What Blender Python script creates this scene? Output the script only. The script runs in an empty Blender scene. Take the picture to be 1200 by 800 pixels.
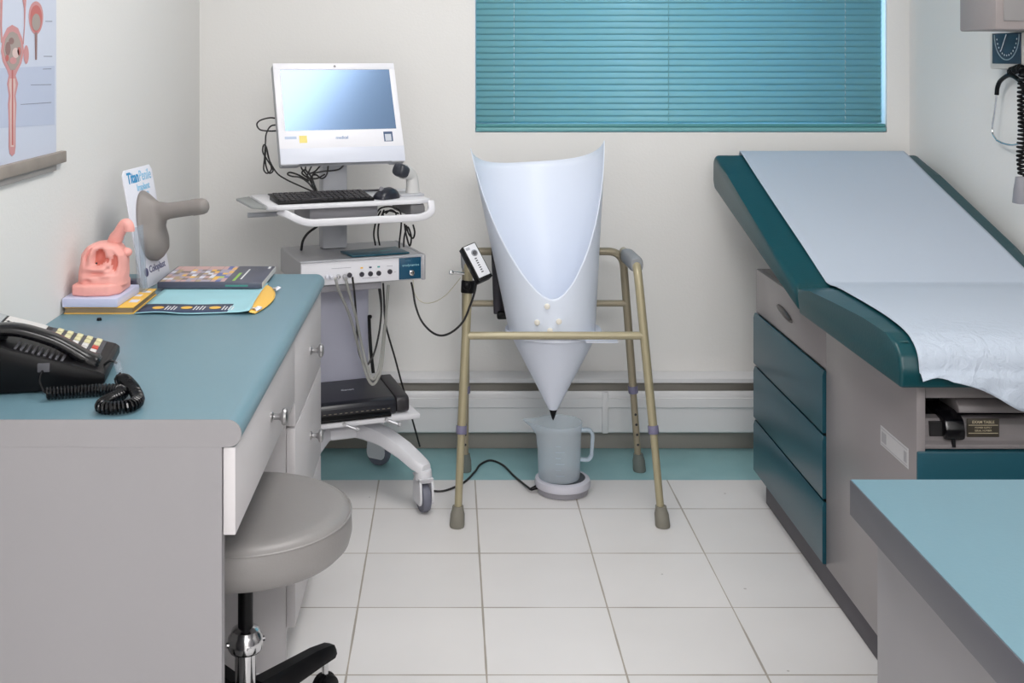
import bpy, bmesh, math, random
from math import sin, cos, pi, radians, sqrt
from mathutils import Vector, Matrix, noise
random.seed(7)
SC = bpy.context.scene
COL = SC.collection

# ------------------------------------------------------------------ camera, world, lights
H = 1.347            # lens height
F = 1343.0           # focal length in pixels of a 1200 px wide frame
CX, CY = 527.0, 65.0 # where the level, straight-ahead direction falls in the frame
cd = bpy.data.cameras.new('camera'); cam = bpy.data.objects.new('camera', cd); COL.objects.link(cam)
cam.location = (0, 0, H); cam.rotation_euler = (pi/2, 0, 0)
cd.sensor_width = 36; cd.lens = 36*F/1200
cd.shift_x = (600-CX)/1200; cd.shift_y = -(400-CY)/1200
cd.clip_start = 0.02
SC.camera = cam

w = bpy.data.worlds.new('world'); SC.world = w; w.use_nodes = True
bg = w.node_tree.nodes['Background']; bg.inputs[0].default_value = (0.45, 0.75, 1.0, 1); bg.inputs[1].default_value = 3.0

def area(name, loc, sx, sy, power, col=(1, 1, 1), rot=(0, 0, 0)):
    l = bpy.data.lights.new(name, 'AREA'); l.shape = 'RECTANGLE'; l.size = sx; l.size_y = sy
    l.energy = power; l.color = col
    o = bpy.data.objects.new(name, l); COL.objects.link(o); o.location = loc; o.rotation_euler = rot
    return o
area('ceiling_lamp', (0.16, 2.5, 2.47), 0.6, 1.2, 17, (1.0, 0.975, 0.955))
area('ceiling_lamp', (0.4, -0.95, 2.47), 1.2, 1.2, 72, (1.0, 0.985, 0.985))

SC.view_settings.view_transform = 'Standard'; SC.view_settings.look = 'None'
SC.view_settings.gamma = 1; SC.view_settings.use_curve_mapping = False
SC.view_settings.exposure = 0.27

# ------------------------------------------------------------------ materials
def lin(c):
    if isinstance(c, str): c = tuple(int(c[i:i+2], 16) for i in (0, 2, 4))
    return tuple(((x/255)/12.92 if x/255 <= .04045 else ((x/255+.055)/1.055)**2.4) for x in c) + (1.0,)
def M(name, c, rough=.5, metal=0.0, spec=.5, bump=0, bscale=60, var=0, vscale=3, coat=0, sheen=0):
    m = bpy.data.materials.new(name); m.use_nodes = True
    nt = m.node_tree; b = nt.nodes['Principled BSDF']
    b.inputs['Base Color'].default_value = lin(c); b.inputs['Roughness'].default_value = rough
    b.inputs['Metallic'].default_value = metal; b.inputs['Specular IOR Level'].default_value = spec
    b.inputs['Coat Weight'].default_value = coat; b.inputs['Coat Roughness'].default_value = .15
    tc = nt.nodes.new('ShaderNodeTexCoord')
    if bump:
        n = nt.nodes.new('ShaderNodeTexNoise'); n.inputs['Scale'].default_value = bscale; n.inputs['Detail'].default_value = 4
        nt.links.new(tc.outputs['Object'], n.inputs['Vector'])
        bp = nt.nodes.new('ShaderNodeBump'); bp.inputs['Strength'].default_value = bump; bp.inputs['Distance'].default_value = .01
        nt.links.new(n.outputs['Fac'], bp.inputs['Height']); nt.links.new(bp.outputs['Normal'], b.inputs['Normal'])
    if var:
        n = nt.nodes.new('ShaderNodeTexNoise'); n.inputs['Scale'].default_value = vscale; n.inputs['Detail'].default_value = 5
        nt.links.new(tc.outputs['Object'], n.inputs['Vector'])
        r = nt.nodes.new('ShaderNodeValToRGB')
        a = lin(c)
        r.color_ramp.elements[0].position = .3; r.color_ramp.elements[1].position = .7
        r.color_ramp.elements[0].color = tuple(x*(1-var) for x in a[:3])+(1,)
        r.color_ramp.elements[1].color = tuple(min(1, x*(1+var)) for x in a[:3])+(1,)
        nt.links.new(n.outputs['Fac'], r.inputs['Fac']); nt.links.new(r.outputs['Color'], b.inputs['Base Color'])
    return m
def see_through(name, c, clear, rough=.25):
    """milky plastic: part clear, part translucent, part glossy"""
    m = bpy.data.materials.new(name); m.use_nodes = True; nt = m.node_tree
    for n in list(nt.nodes): nt.nodes.remove(n)
    out = nt.nodes.new('ShaderNodeOutputMaterial')
    tr = nt.nodes.new('ShaderNodeBsdfTransparent'); tr.inputs[0].default_value = (.93, .97, 1, 1)
    p = nt.nodes.new('ShaderNodeBsdfPrincipled'); p.inputs['Base Color'].default_value = lin(c); p.inputs['Roughness'].default_value = rough
    tl = nt.nodes.new('ShaderNodeBsdfTranslucent'); tl.inputs[0].default_value = lin(c)
    m1 = nt.nodes.new('ShaderNodeMixShader'); m1.inputs[0].default_value = .45
    nt.links.new(p.outputs[0], m1.inputs[1]); nt.links.new(tl.outputs[0], m1.inputs[2])
    m2 = nt.nodes.new('ShaderNodeMixShader'); m2.inputs[0].default_value = clear
    nt.links.new(m1.outputs[0], m2.inputs[1]); nt.links.new(tr.outputs[0], m2.inputs[2])
    nt.links.new(m2.outputs[0], out.inputs[0])
    return m

wall_m = M('wall_paint', 'e5e4e2', .75, bump=.05, bscale=120)
ceil_m = M('ceiling_paint', 'e6e6e4', .9)
white_m = M('white_plastic', 'e6e6ec', .4)
cart_m = M('cart_enamel', 'dddde2', .35)
cart_grey_m = M('cart_grey', 'b6b8be', .4)
silver_m = M('silver_paint', 'b4b4b8', .35, .35)
lav_m = M('column_cover', 'b9bacb', .4)
lam_m = M('grey_laminate', '8e8c8f', .5, var=.02)
drawer_m = M('pale_laminate', 'c6c3c5', .42, var=.015)
top_m = M('blue_laminate', '6b8c99', .36, var=.04, vscale=2.2, bump=.02, bscale=200)
edge_m = M('dark_laminate_edge', '53535a', .45)
chrome_m = M('chrome', 'd8d8da', .16, 1.0)
black_m = M('black_plastic', '08080b', .4, spec=.22)
blackg_m = M('black_gloss', '08080c', .22, spec=.4)
dark_m = M('dark_gap', '131214', .8)
dgrey_m = M('dark_grey_rubber', '4a4a50', .6)
mgrey_m = M('mid_grey_plastic', '8b8a90', .5)
wheel_m = M('caster_tread', '6d6f7d', .5)
cable_m = M('black_cable', '1c1a1c', .45)
clear_tube_m = see_through('clear_tubing', 'c9c7c0', .4, .15)
acrylic_m = see_through('clear_acrylic', 'd6d8dc', .72, .05)
jug_m = see_through('milky_jug', 'fafcff', .74, .3)
tan_m = M('beige_enamel_tube', 'a39a7e', .32, .15)
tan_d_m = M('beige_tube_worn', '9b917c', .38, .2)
grip_m = M('grey_foam_grip', '8d9094', .7)
foot_m = M('grey_rubber_tip', '7d7a70', .7)
collar_m = M('violet_grey_collar', '73708a', .5)
chute_m = M('white_chute_sheet', 'e0e8f6', .4)
cone_m = M('white_funnel', 'dce2f0', .4)
stud_m = M('ivory_stud', 'e6e2d8', .4)
teal_m = M('teal_vinyl', '033d44', .36, spec=.4, bump=.04, bscale=160)
teal_panel_m = M('teal_metal', '124856', .33, var=.03)
taupe_m = M('taupe_metal', '8d8788', .3, .1, var=.04, vscale=1.5)
taupe_d_m = M('taupe_metal_frame', '7a7576', .4)
paper_m = M('table_paper', 'b3bdcb', .6, bump=.3, bscale=26)
def crinkle_front(m):
    nt = m.node_tree; bp = next(n for n in nt.nodes if n.type == 'BUMP'); nz = next(n for n in nt.nodes if n.type == 'TEX_NOISE')
    nz.inputs['Distortion'].default_value = 1.2; nz.inputs['Roughness'].default_value = .65
    sp = nt.nodes.new('ShaderNodeSeparateXYZ'); nt.links.new(nz.inputs['Vector'].links[0].from_socket, sp.inputs[0])
    mr = nt.nodes.new('ShaderNodeMapRange'); mr.inputs[1].default_value = 2.45; mr.inputs[2].default_value = 2.24; mr.inputs[3].default_value = .05; mr.inputs[4].default_value = .75
    nt.links.new(sp.outputs[1], mr.inputs[0]); nt.links.new(mr.outputs[0], bp.inputs['Strength'])
crinkle_front(paper_m)
vinyl_m = M('grey_vinyl', '8b8887', .38, bump=.03, bscale=200)
heater_m = M('heater_enamel', 'dcdcde', .4)
pink_m = M('pink_model', 'efa9a0', .45, bump=.05, bscale=90, var=.05, vscale=30)
pinkd_m = M('red_cavity', 'd9786a', .5)
plinth_m = M('lavender_plinth', 'c6c9e4', .4)
silicone_m = M('grey_silicone', '857f7c', .5)
card_m = M('white_card', 'e3e4ee', .45)
navy_m = M('navy_ink', '33405c', .45)
slate_m = M('slate_cover', '4f5161', .35)
aqua_m = M('aqua_paper', '9fd0da', .5, var=.05, vscale=9)
yellow_m = M('yellow_paper', 'efbe55', .5)
blue_ink_m = M('blue_ink', '2f8fc4', .5); sky_ink_m = M('sky_ink', '86bfe0', .5)
white_ink_m = M('white_ink', 'e8e8ea', .5); black_ink_m = M('black_ink', '2a2a2e', .6)
cream_m = M('cream_key', 'd9d3a8', .5); red_m = M('red_key', 'c04a3a', .5); keywhite_m = M('white_key', 'd6d4d2', .5)
tealdark_m = M('teal_folder', '0f4f63', .35)
panel_teal_m = M('teal_label', '0b4a68', .35)
wood_m = M('greyed_wood', '958c84', .6, var=.12, vscale=14)
poster_m = M('poster_paper', 'ccd3e4', .4)
blind_frame_m = M('blind_rail', '6fa9ae', .4)
brass_m = M('bronze_plate', '3a352c', .4)

def blind_material():
    m = bpy.data.materials.new('teal_slat'); m.use_nodes = True; nt = m.node_tree
    p = nt.nodes['Principled BSDF']; p.inputs['Base Color'].default_value = lin('8ccbd0'); p.inputs['Roughness'].default_value = .4
    out = nt.nodes['Material Output']
    t = nt.nodes.new('ShaderNodeBsdfTranslucent'); t.inputs[0].default_value = lin('4db4cf')
    x = nt.nodes.new('ShaderNodeMixShader'); x.inputs[0].default_value = .3
    nt.links.new(p.outputs[0], x.inputs[1]); nt.links.new(t.outputs[0], x.inputs[2]); nt.links.new(x.outputs[0], out.inputs[0])
    return m
slat_m = blind_material()

def screen_material():
    return M('screen_glass', '6c87aa', .23, .5, .8)  # blue base colour imitates light reflected in the dark glass
screen_m = screen_material()

def floor_material():
    m = bpy.data.materials.new('floor_tiles'); m.use_nodes = True; nt = m.node_tree; N = nt.nodes; L = nt.links
    p = N['Principled BSDF']
    tc = N.new('ShaderNodeTexCoord'); sp = N.new('ShaderNodeSeparateXYZ'); L.new(tc.outputs['Object'], sp.inputs[0])
    def mt(op, a, b=None, c=None):
        n = N.new('ShaderNodeMath'); n.operation = op
        for i, v in enumerate((a, b, c)):
            if v is None: continue
            if isinstance(v, (int, float)): n.inputs[i].default_value = v
            else: L.new(v, n.inputs[i])
        return n.outputs[0]
    S = .3048
    def mix(f, a, b):
        n = N.new('ShaderNodeMix'); n.data_type = 'RGBA'; L.new(f, n.inputs[0])
        for i, v in ((6, a), (7, b)):
            if isinstance(v, tuple): n.inputs[i].default_value = v
            else: L.new(v, n.inputs[i])
        return n.outputs[2]
    gx = mt('DIVIDE', mt('SUBTRACT', sp.outputs[0], .0802-30*S), S); gy = mt('DIVIDE', mt('SUBTRACT', sp.outputs[1], 2.798-30*S), S)
    def groove(g):
        f = mt('FRACT', g); return mt('MINIMUM', f, mt('SUBTRACT', 1.0, f))
    d = mt('MINIMUM', groove(gx), groove(gy))
    wob = N.new('ShaderNodeTexNoise'); wob.inputs['Scale'].default_value = 5; L.new(tc.outputs['Object'], wob.inputs['Vector'])
    wd = mt('MULTIPLY', wob.outputs[0], .0135)
    line = mt('LESS_THAN', d, wd)
    band = mt('GREATER_THAN', sp.outputs[1], 3.638)
    wn = N.new('ShaderNodeTexWhiteNoise'); wn.noise_dimensions = '2D'
    cb = N.new('ShaderNodeCombineXYZ'); L.new(mt('FLOOR', gx), cb.inputs[0]); L.new(mt('FLOOR', gy), cb.inputs[1]); L.new(cb.outputs[0], wn.inputs['Vector'])
    tone = mt('MULTIPLY_ADD', wn.outputs[0], .05, .72)
    n2 = N.new('ShaderNodeTexNoise'); n2.inputs['Scale'].default_value = 3.5; n2.inputs['Detail'].default_value = 6; L.new(tc.outputs['Object'], n2.inputs['Vector'])
    tone = mt('MULTIPLY', tone, mt('MULTIPLY_ADD', n2.outputs[0], .12, .94))
    cc = N.new('ShaderNodeCombineColor'); L.new(tone, cc.inputs[0]); L.new(mt('MULTIPLY', tone, .98), cc.inputs[1]); L.new(mt('MULTIPLY', tone, .975), cc.inputs[2])
    # scattered scuffs and specks
    vo = N.new('ShaderNodeTexVoronoi'); vo.inputs['Scale'].default_value = 9; L.new(tc.outputs['Object'], vo.inputs['Vector'])
    big = mt('GREATER_THAN', N_rand(N, L, vo), .62)
    spk = mt('MULTIPLY', mt('LESS_THAN', vo.outputs['Distance'], .035), big)
    tile = mix(mt('MULTIPLY', spk, .55), cc.outputs[0], lin('8c8680'))
    lc = mix(wob.outputs[0], lin('a89a84'), lin('8f8a84'))
    tile = mix(mt('MULTIPLY', line, .85), tile, lc)
    tealn = N.new('ShaderNodeTexNoise'); tealn.inputs['Scale'].default_value = 12; L.new(tc.outputs['Object'], tealn.inputs['Vector'])
    teal = mix(tealn.outputs[0], lin('86b4ba'), lin('9cc6ca'))
    col = mix(band, tile, teal)
    L.new(col, p.inputs['Base Color'])
    p.inputs['Roughness'].default_value = .3; p.inputs['Specular IOR Level'].default_value = .4
    bp = N.new('ShaderNodeBump'); bp.inputs['Strength'].default_value = .25; bp.inputs['Distance'].default_value = .002
    L.new(mt('SUBTRACT', 1.0, mt('MULTIPLY', line, mt('SUBTRACT', 1.0, band))), bp.inputs['Height']); L.new(bp.outputs[0], p.inputs['Normal'])
    return m
def N_rand(N, L, vo):
    s = N.new('ShaderNodeSeparateColor'); L.new(vo.outputs['Color'], s.inputs[0]); return s.outputs[0]
floor_m = floor_material()

# ------------------------------------------------------------------ builders
class MB:
    """collects shapes in one bmesh; each shape may carry a material slot"""
    def __init__(s, M=None): s.bm = bmesh.new(); s.M = M or Matrix()
    def _fin(s, before, mi):
        for f in s.bm.faces:
            if f not in before: f.material_index = mi
    def box(s, lo, hi, bev=0, seg=2, R=None, mi=0):
        before = set(s.bm.faces)
        lo, hi = Vector(lo), Vector(hi); c = (lo+hi)/2; d = hi-lo
        mat = Matrix.Translation(c) @ (R.to_4x4() if R else Matrix()) @ Matrix.Diagonal((d.x, d.y, d.z, 1))
        g = bmesh.ops.create_cube(s.bm, size=1, matrix=s.M @ mat)['verts']
        if bev:
            es = list({e for v in g for e in v.link_edges})
            bmesh.ops.bevel(s.bm, geom=es, offset=bev, segments=seg, profile=.5, affect='EDGES', clamp_overlap=True)
        s._fin(before, mi); return s
    def loft(s, rings, cap=True, closed=False, mi=0):
        before = set(s.bm.faces)
        vs = [[s.bm.verts.new(s.M @ Vector(p)) for p in r] for r in rings]
        n = len(vs[0]); k = len(vs)
        for i in range(k if closed else k-1):
            a, b = vs[i], vs[(i+1) % k]
            for j in range(n):
                q = (a[j], a[(j+1) % n], b[(j+1) % n], b[j])
                try: s.bm.faces.new(q)
                except ValueError: pass
        if cap and not closed:
            s.bm.faces.new(list(reversed(vs[0]))); s.bm.faces.new(vs[-1])
        s._fin(before, mi); return s
    def sheet(s, rows, mi=0):
        before = set(s.bm.faces)
        vs = [[s.bm.verts.new(s.M @ Vector(p)) for p in r] for r in rows]
        for a, b in zip(vs, vs[1:]):
            for j in range(len(a)-1): s.bm.faces.new((a[j], a[j+1], b[j+1], b[j]))
        s._fin(before, mi); return s
    def tube(s, pts, r, seg=10, cap=True, closed=False, mi=0):
        pts = [Vector(p) for p in pts]; n = len(pts)
        rs = r if isinstance(r, (list, tuple)) else [r]*n
        rings = []; up = None
        for i, p in enumerate(pts):
            if closed: t = pts[(i+1) % n]-pts[i-1]
            else: t = pts[min(i+1, n-1)]-pts[max(i-1, 0)]
            t = t.normalized() if t.length > 1e-9 else Vector((0, 0, 1))
            if up is None:
                up = Vector((0, 0, 1)) if abs(t.z) < .9 else Vector((1, 0, 0))
            a = up - t*up.dot(t)
            if a.length < 1e-6: a = t.orthogonal()
            a.normalize(); up = a; b = t.cross(a)
            rings.append([p+(a*cos(2*pi*k/seg)+b*sin(2*pi*k/seg))*rs[i] for k in range(seg)])
        return s.loft(rings, cap, closed, mi)
    def cyl(s, p0, p1, r0, r1=None, seg=20, bev=0, mi=0):
        p0, p1 = Vector(p0), Vector(p1); r1 = r0 if r1 is None else r1
        if bev:
            t = (p1-p0).normalized()
            return s.tube([p0, p0+t*bev*.3, p0+t*bev, p1-t*bev, p1-t*bev*.3, p1], [r0-bev, r0-bev*.3, r0, r1, r1-bev*.3, r1-bev], seg, mi=mi)
        return s.tube([p0, p1], [r0, r1], seg, mi=mi)
    def lathe(s, prof, c, axis='Z', seg=32, cap=True, mi=0):
        c = Vector(c); rings = []
        for r, h in prof:
            ring = []
            for k in range(seg):
                a = 2*pi*k/seg; x, y = r*cos(a), r*sin(a)
                ring.append(c + (Vector((x, y, h)) if axis == 'Z' else Vector((h, x, y)) if axis == 'X' else Vector((y, h, x))))
            rings.append(ring)
        return s.loft(rings, cap, mi=mi)
    def ball(s, c, r, seg=16, mi=0, R=None):
        r = Vector(r) if not isinstance(r, (int, float)) else Vector((r, r, r))
        before = set(s.bm.faces)
        mat = Matrix.Translation(Vector(c)) @ (R.to_4x4() if R else Matrix()) @ Matrix.Diagonal((r.x, r.y, r.z, 1))
        bmesh.ops.create_uvsphere(s.bm, u_segments=seg, v_segments=max(6, seg//2), radius=1, matrix=s.M @ mat)
        s._fin(before, mi); return s
    def prism(s, poly, fn, a, b, bev=0, seg=2, mi=0):
        """poly: 2D points; fn(u, v, w) -> 3D; extruded from w=a to w=b"""
        before = set(s.bm.faces); bv = set(s.bm.verts)
        r0 = [s.bm.verts.new(s.M @ Vector(fn(u, v, a))) for u, v in poly]
        r1 = [s.bm.verts.new(s.M @ Vector(fn(u, v, b))) for u, v in poly]
        n = len(poly)
        s.bm.faces.new(r0[::-1]); s.bm.faces.new(r1)
        for i in range(n): s.bm.faces.new((r0[i], r0[(i+1) % n], r1[(i+1) % n], r1[i]))
        if bev:
            es = list({e for v in r0+r1 for e in v.link_edges})
            bmesh.ops.bevel(s.bm, geom=es, offset=bev, segments=seg, profile=.5, affect='EDGES', clamp_overlap=True)
        s._fin(before, mi); return s
    def build(s, name, mats, parent=None, local=False, angle=38, solid=0, flip=True):
        if flip: bmesh.ops.recalc_face_normals(s.bm, faces=s.bm.faces[:])
        for f in s.bm.faces: f.smooth = True
        for e in s.bm.edges:
            if len(e.link_faces) == 2 and e.calc_face_angle(0) > radians(angle): e.smooth = False
        me = bpy.data.meshes.new(name); s.bm.to_mesh(me); s.bm.free()
        for m in (mats if isinstance(mats, (list, tuple)) else [mats]): me.materials.append(m)
        o = bpy.data.objects.new(name, me); COL.objects.link(o)
        if parent is not None:
            o.parent = parent
            if not local: me.transform(wmat(parent).inverted())
        if solid:
            md = o.modifiers.new('thickness', 'SOLIDIFY'); md.thickness = solid; md.offset = 0
        return o
def wmat(o):
    m = Matrix.LocRotScale(o.location, o.rotation_euler, o.scale)
    return wmat(o.parent) @ m if o.parent else m
def tag(o, label, cat, group=None, kind=None):
    o['label'] = label; o['category'] = cat
    if group: o['group'] = group
    if kind: o['kind'] = kind
    return o
def thing(name, label, cat, loc, rz=0, group=None):
    o = bpy.data.objects.new(name, None); COL.objects.link(o); o.empty_display_size = .05
    o.location = loc; o.rotation_euler = (0, 0, rz)
    return tag(o, label, cat, group)
def struct(mb, name, m):
    o = mb.build(name, m); o['kind'] = 'structure'; return o
def catmull(pts, n=8):
    P = [Vector(p) for p in pts]; P = [P[0]*2-P[1]]+P+[P[-1]*2-P[-2]]; out = []
    for i in range(1, len(P)-2):
        for k in range(n):
            t = k/n; a, b, c, d = P[i-1], P[i], P[i+1], P[i+2]
            out.append(.5*((2*b)+(c-a)*t+(2*a-5*b+4*c-d)*t*t+(3*b-a-3*c+d)*t**3))
    out.append(P[-2]); return out
def fillet(pts, r, n=6):
    """polyline with rounded corners"""
    P = [Vector(p) for p in pts]; out = [P[0]]
    for a, b, c in zip(P, P[1:], P[2:]):
        u, v = (a-b), (c-b); d = min(r, u.length*.49, v.length*.49)
        p, q = b+u.normalized()*d, b+v.normalized()*d
        for k in range(n+1):
            t = k/n; out.append(p*(1-t)**2+b*2*t*(1-t)+q*t*t)
    out.append(P[-1]); return out
def helix(path, R, turns, per=10):
    """coil of radius R wound about a path"""
    path = [Vector(p) for p in path]; n = len(path)
    L = [0]
    for a, b in zip(path, path[1:]): L.append(L[-1]+(b-a).length)
    out = []; N = int(turns*per); j = 0; up = Vector((0, 0, 1))
    for i in range(N+1):
        s = L[-1]*i/N
        while j < n-2 and L[j+1] < s: j += 1
        t = (s-L[j])/max(1e-9, L[j+1]-L[j]); p = path[j].lerp(path[j+1], t)
        d = (path[j+1]-path[j]).normalized()
        a = up-d*up.dot(d)
        if a.length < 1e-4: a = d.orthogonal()
        a.normalize(); up = a; b = d.cross(a); th = 2*pi*i/per
        out.append(p+(a*cos(th)+b*sin(th))*R)
    return out
def px(x, y, Y):
    """a point seen at frame position x, y at distance Y"""
    return Vector(((x-CX)*Y/F, Y, H-(y-CY)*Y/F))
def text(s, size, M_, name, m, parent, bold=0.0, ext=.0003, sx=1.0):
    """lettering built as a thin solid mesh; M_ maps its plane into the world"""
    cu = bpy.data.curves.new(name, 'FONT'); cu.body = s; cu.size = size; cu.extrude = ext; cu.offset = bold
    cu.align_x = 'CENTER'; cu.align_y = 'CENTER'; cu.resolution_u = 3
    t = bpy.data.objects.new(name, cu); COL.objects.link(t)
    bpy.context.view_layer.update()
    me = bpy.data.meshes.new_from_object(t.evaluated_get(bpy.context.evaluated_depsgraph_get()))
    bpy.data.objects.remove(t); bpy.data.curves.remove(cu)
    me.transform(Matrix.Diagonal((sx, 1, 1, 1))); me.transform(M_); me.name = name
    me.materials.clear(); me.materials.append(m)
    o = bpy.data.objects.new(name, me); COL.objects.link(o); o.parent = parent
    me.transform(wmat(parent).inverted())
    return o
def plane_frame(o, ex, ey):
    ex, ey = Vector(ex).normalized(), Vector(ey).normalized(); ez = ex.cross(ey).normalized()
    m = Matrix((ex, ey, ez)).transposed().to_4x4(); m.translation = Vector(o); return m

# ------------------------------------------------------------------ the room
XL, XR, YB, YR, ZC = -.86, 1.58, 3.94, -1.6, 2.5
WX0, WX1, WZ0, WZ1 = .088, 1.503, 1.083, 2.15
struct(MB().box((XL-.1, YR-.1, -.1), (XR+.1, YB+.15, 0)), 'floor', floor_m)
struct(MB().box((XL-.1, YR-.1, ZC), (XR+.1, YB+.15, ZC+.1)), 'ceiling', ceil_m)
struct(MB().box((XL-.1, YR-.1, 0), (XL, YB+.15, ZC)), 'wall_left', wall_m)
struct(MB().box((XR, YR-.1, 0), (XR+.1, YB+.15, ZC)), 'wall_right', wall_m)
struct(MB().box((XL, YR-.1, 0), (XR, YR, ZC)), 'wall_front', wall_m)
mb = MB()
mb.box((XL, YB, 0), (XR, YB+.15, WZ0)); mb.box((XL, YB, WZ1), (XR, YB+.15, ZC))
mb.box((XL, YB, WZ0), (WX0, YB+.15, WZ1)); mb.box((WX1, YB, WZ0), (XR, YB+.15, WZ1))
struct(mb, 'wall_back', wall_m)
mb = MB()
for x in (WX0, WX1-.04, (WX0+WX1)/2-.02): mb.box((x, YB+.09, WZ0), (x+.04, YB+.13, WZ1), .004)
for z in (WZ0, WZ1-.04): mb.box((WX0, YB+.088, z), (WX1, YB+.132, z+.04), .004)
win = struct(mb, 'window_1', M('window_frame', 'c9d2d6', .4))
MB().box((WX0+.02, YB+.108, WZ0+.02), (WX1-.02, YB+.112, WZ1-.02)).build('pane', see_through('window_glass', 'dfeaf0', .95, .02), win)
struct(MB().box((XL, YB-.012, 0), (XR, YB, .085), .003), 'baseboard_back', M('baseboard_grey', '9c968f', .5))

# baseboard heater along the back wall
t = thing('baseboard_heater', 'long white enamel baseboard heater along the foot of the back wall', 'heater', ((XL+XR)/2, YB-.03, .07))
h0, h1 = XL+.02, XR-.02
mb = MB().box((h0, YB-.014, .066), (h1, YB-.001, .255))
mb.build('back_plate', M('slot_grey', 'a8a49c', .7), t)
mb = MB().prism([(YB-.001, .262), (YB-.04, .258), (YB-.05, .25), (YB-.05, .236), (YB-.046, .236), (YB-.045, .247), (YB-.001, .25)], lambda u, v, w: (w, u, v), h0, h1)
mb.build('top_cover', heater_m, t)
mb = MB().prism([(YB-.05, .21), (YB-.066, .213), (YB-.07, .205), (YB-.07, .192), (YB-.074, .19), (YB-.074, .16), (YB-.068, .155), (YB-.066, .075), (YB-.06, .07), (YB-.03, .07), (YB-.03, .074), (YB-.058, .078), (YB-.06, .2), (YB-.05, .204)], lambda u, v, w: (w, u, v), h0, h1)
mb.build('front_panel', heater_m, t)
mb = MB().box((.515, YB-.0755, .072), (.535, YB-.058, .212), .003)
mb.build('joint_cover', heater_m, t)

# ------------------------------------------------------------------ window blind
t = thing('window_blind', 'closed teal horizontal slat blind filling the window in the back wall', 'blind', ((WX0+WX1)/2, YB+.02, WZ0))
mb = MB(); z = WZ0+.045; k = 0
bx0, bx1 = WX0+.004, WX1-.012
while z < WZ1-.05:
    prof = []
    for q in range(5):
        f = q/4-.5; a = radians(81)
        d = f*.0258; bow = .0022*(1-4*f*f)
        prof.append((YB+.022+d*cos(a)-bow*sin(a), z+d*sin(a)+bow*cos(a)))
    mb.sheet([[(bx0, y, zz) for y, zz in prof], [(bx1, y, zz) for y, zz in prof]])
    z += .0217
mb.build('slats', slat_m, t, solid=.0006, flip=False)
MB().box((WX0+.001, YB-.004, WZ0+.002), (WX1-.002, YB+.03, WZ0+.017), .005).build('bottom_rail', blind_frame_m, t)
MB().box((WX0+.002, YB, WZ0+.0175), (WX1-.004, YB+.026, WZ0+.029), .003).build('lower_rail', M('rail_dark_teal', '4d8f93', .4), t)  # second rail, in a darker teal than the bottom rail
MB().box((WX0+.002, YB+.002, WZ1-.045), (WX1-.002, YB+.045, WZ1), .004).build('head_rail', blind_frame_m, t)
for x0, name in ((.222, 'ladder_cord'), (.755, 'ladder_cord'), (1.365, 'ladder_cord')):
    c = MB()
    c.tube([(x0, YB+.0165+.0065*sin(2*pi*i/4), WZ0+.03+i*.0217/4) for i in range(int((WZ1-WZ0-.08)/.0217*4))], .0009, 5)
    c.build(name, M('cord_white', 'cfe0e2', .6) if x0 != .755 else blind_frame_m, t)

# ------------------------------------------------------------------ left desk
DZ, DY0, DY1, DX = .775, 1.80, 3.0, -.327
nose = [(XL+.001, DZ), (-.349, DZ)] + [(-.349+.022*sin(a), DZ-.0215+.0215*cos(a)) for a in [pi*k/10 for k in range(1, 10)]] + [(-.349, DZ-.043), (XL+.001, DZ-.043)]
t = thing('worktop', 'blue laminate desk worktop with rounded front edge along the left wall', 'worktop', (-.6, 2.4, DZ-.043))
MB().prism(nose, lambda u, v, w: (u, w, v), DY0+.002, DY1).build('top_surface', top_m, t)
o = MB().prism(nose, lambda u, v, w: (u, w, v), DY0-.0005, DY0+.002).build('end_trim', lam_m, t); o['label'] = 'grey end trim'
tag(MB().box((XL+.001, DY0-.0005, 0), (-.3578, DY0+.022, DZ-.0432)).build('end_panel', lam_m), 'grey laminate side panel carrying the near end of the desk', 'panel')
def knob(y, z, parent):
    mb = MB().lathe([(.0105, 0), (.0105, .002), (.006, .005), (.0055, .014), (.0075, .018), (.0145, .021), (.0165, .025), (.015, .029), (.009, .0315), (.001, .032)], (-.337, y, z), 'X', 24)
    mb.build('knob', M('satin_nickel', 'b2b1b2', .28, 1.0), parent)
t = thing('pencil_drawer', 'shallow grey drawer hung under the worktop above the stool', 'drawer', (-.5, 2.15, .592))
f = MB().box((-.357, DY0+.004, .592), (-.337, 2.497, DZ-.0445), .002).build('drawer_front', drawer_m, t); knob(2.165, .665, f)
mb = MB(); mb.box((-.74, DY0+.06, .612), (-.3575, 2.46, .618)); mb.box((-.74, DY0+.06, .612), (-.3575, DY0+.072, .72)); mb.box((-.74, 2.448, .612), (-.3575, 2.46, .72)); mb.box((-.74, DY0+.06, .612), (-.728, 2.46, .72))
mb.build('drawer_box', lam_m, t)
t = thing('drawer_cabinet', 'pale three-drawer base cabinet under the far end of the desk', 'cabinet', (-.6, 2.75, 0))
mb = MB(); mb.box((XL+.001, 2.5, 0), (-.3575, 2.518, DZ-.0435)); mb.box((XL+.001, DY1-.018, 0), (-.3575, DY1, DZ-.0435))
mb.box((XL+.001, 2.518, .08), (-.3575, DY1-.018, .098)); mb.box((XL+.001, 2.518, .1), (XL+.013, DY1-.018, DZ-.0435)); mb.box((-.42, 2.518, 0), (-.402, DY1-.018, .08))
mb.build('carcass', drawer_m, t)
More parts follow.
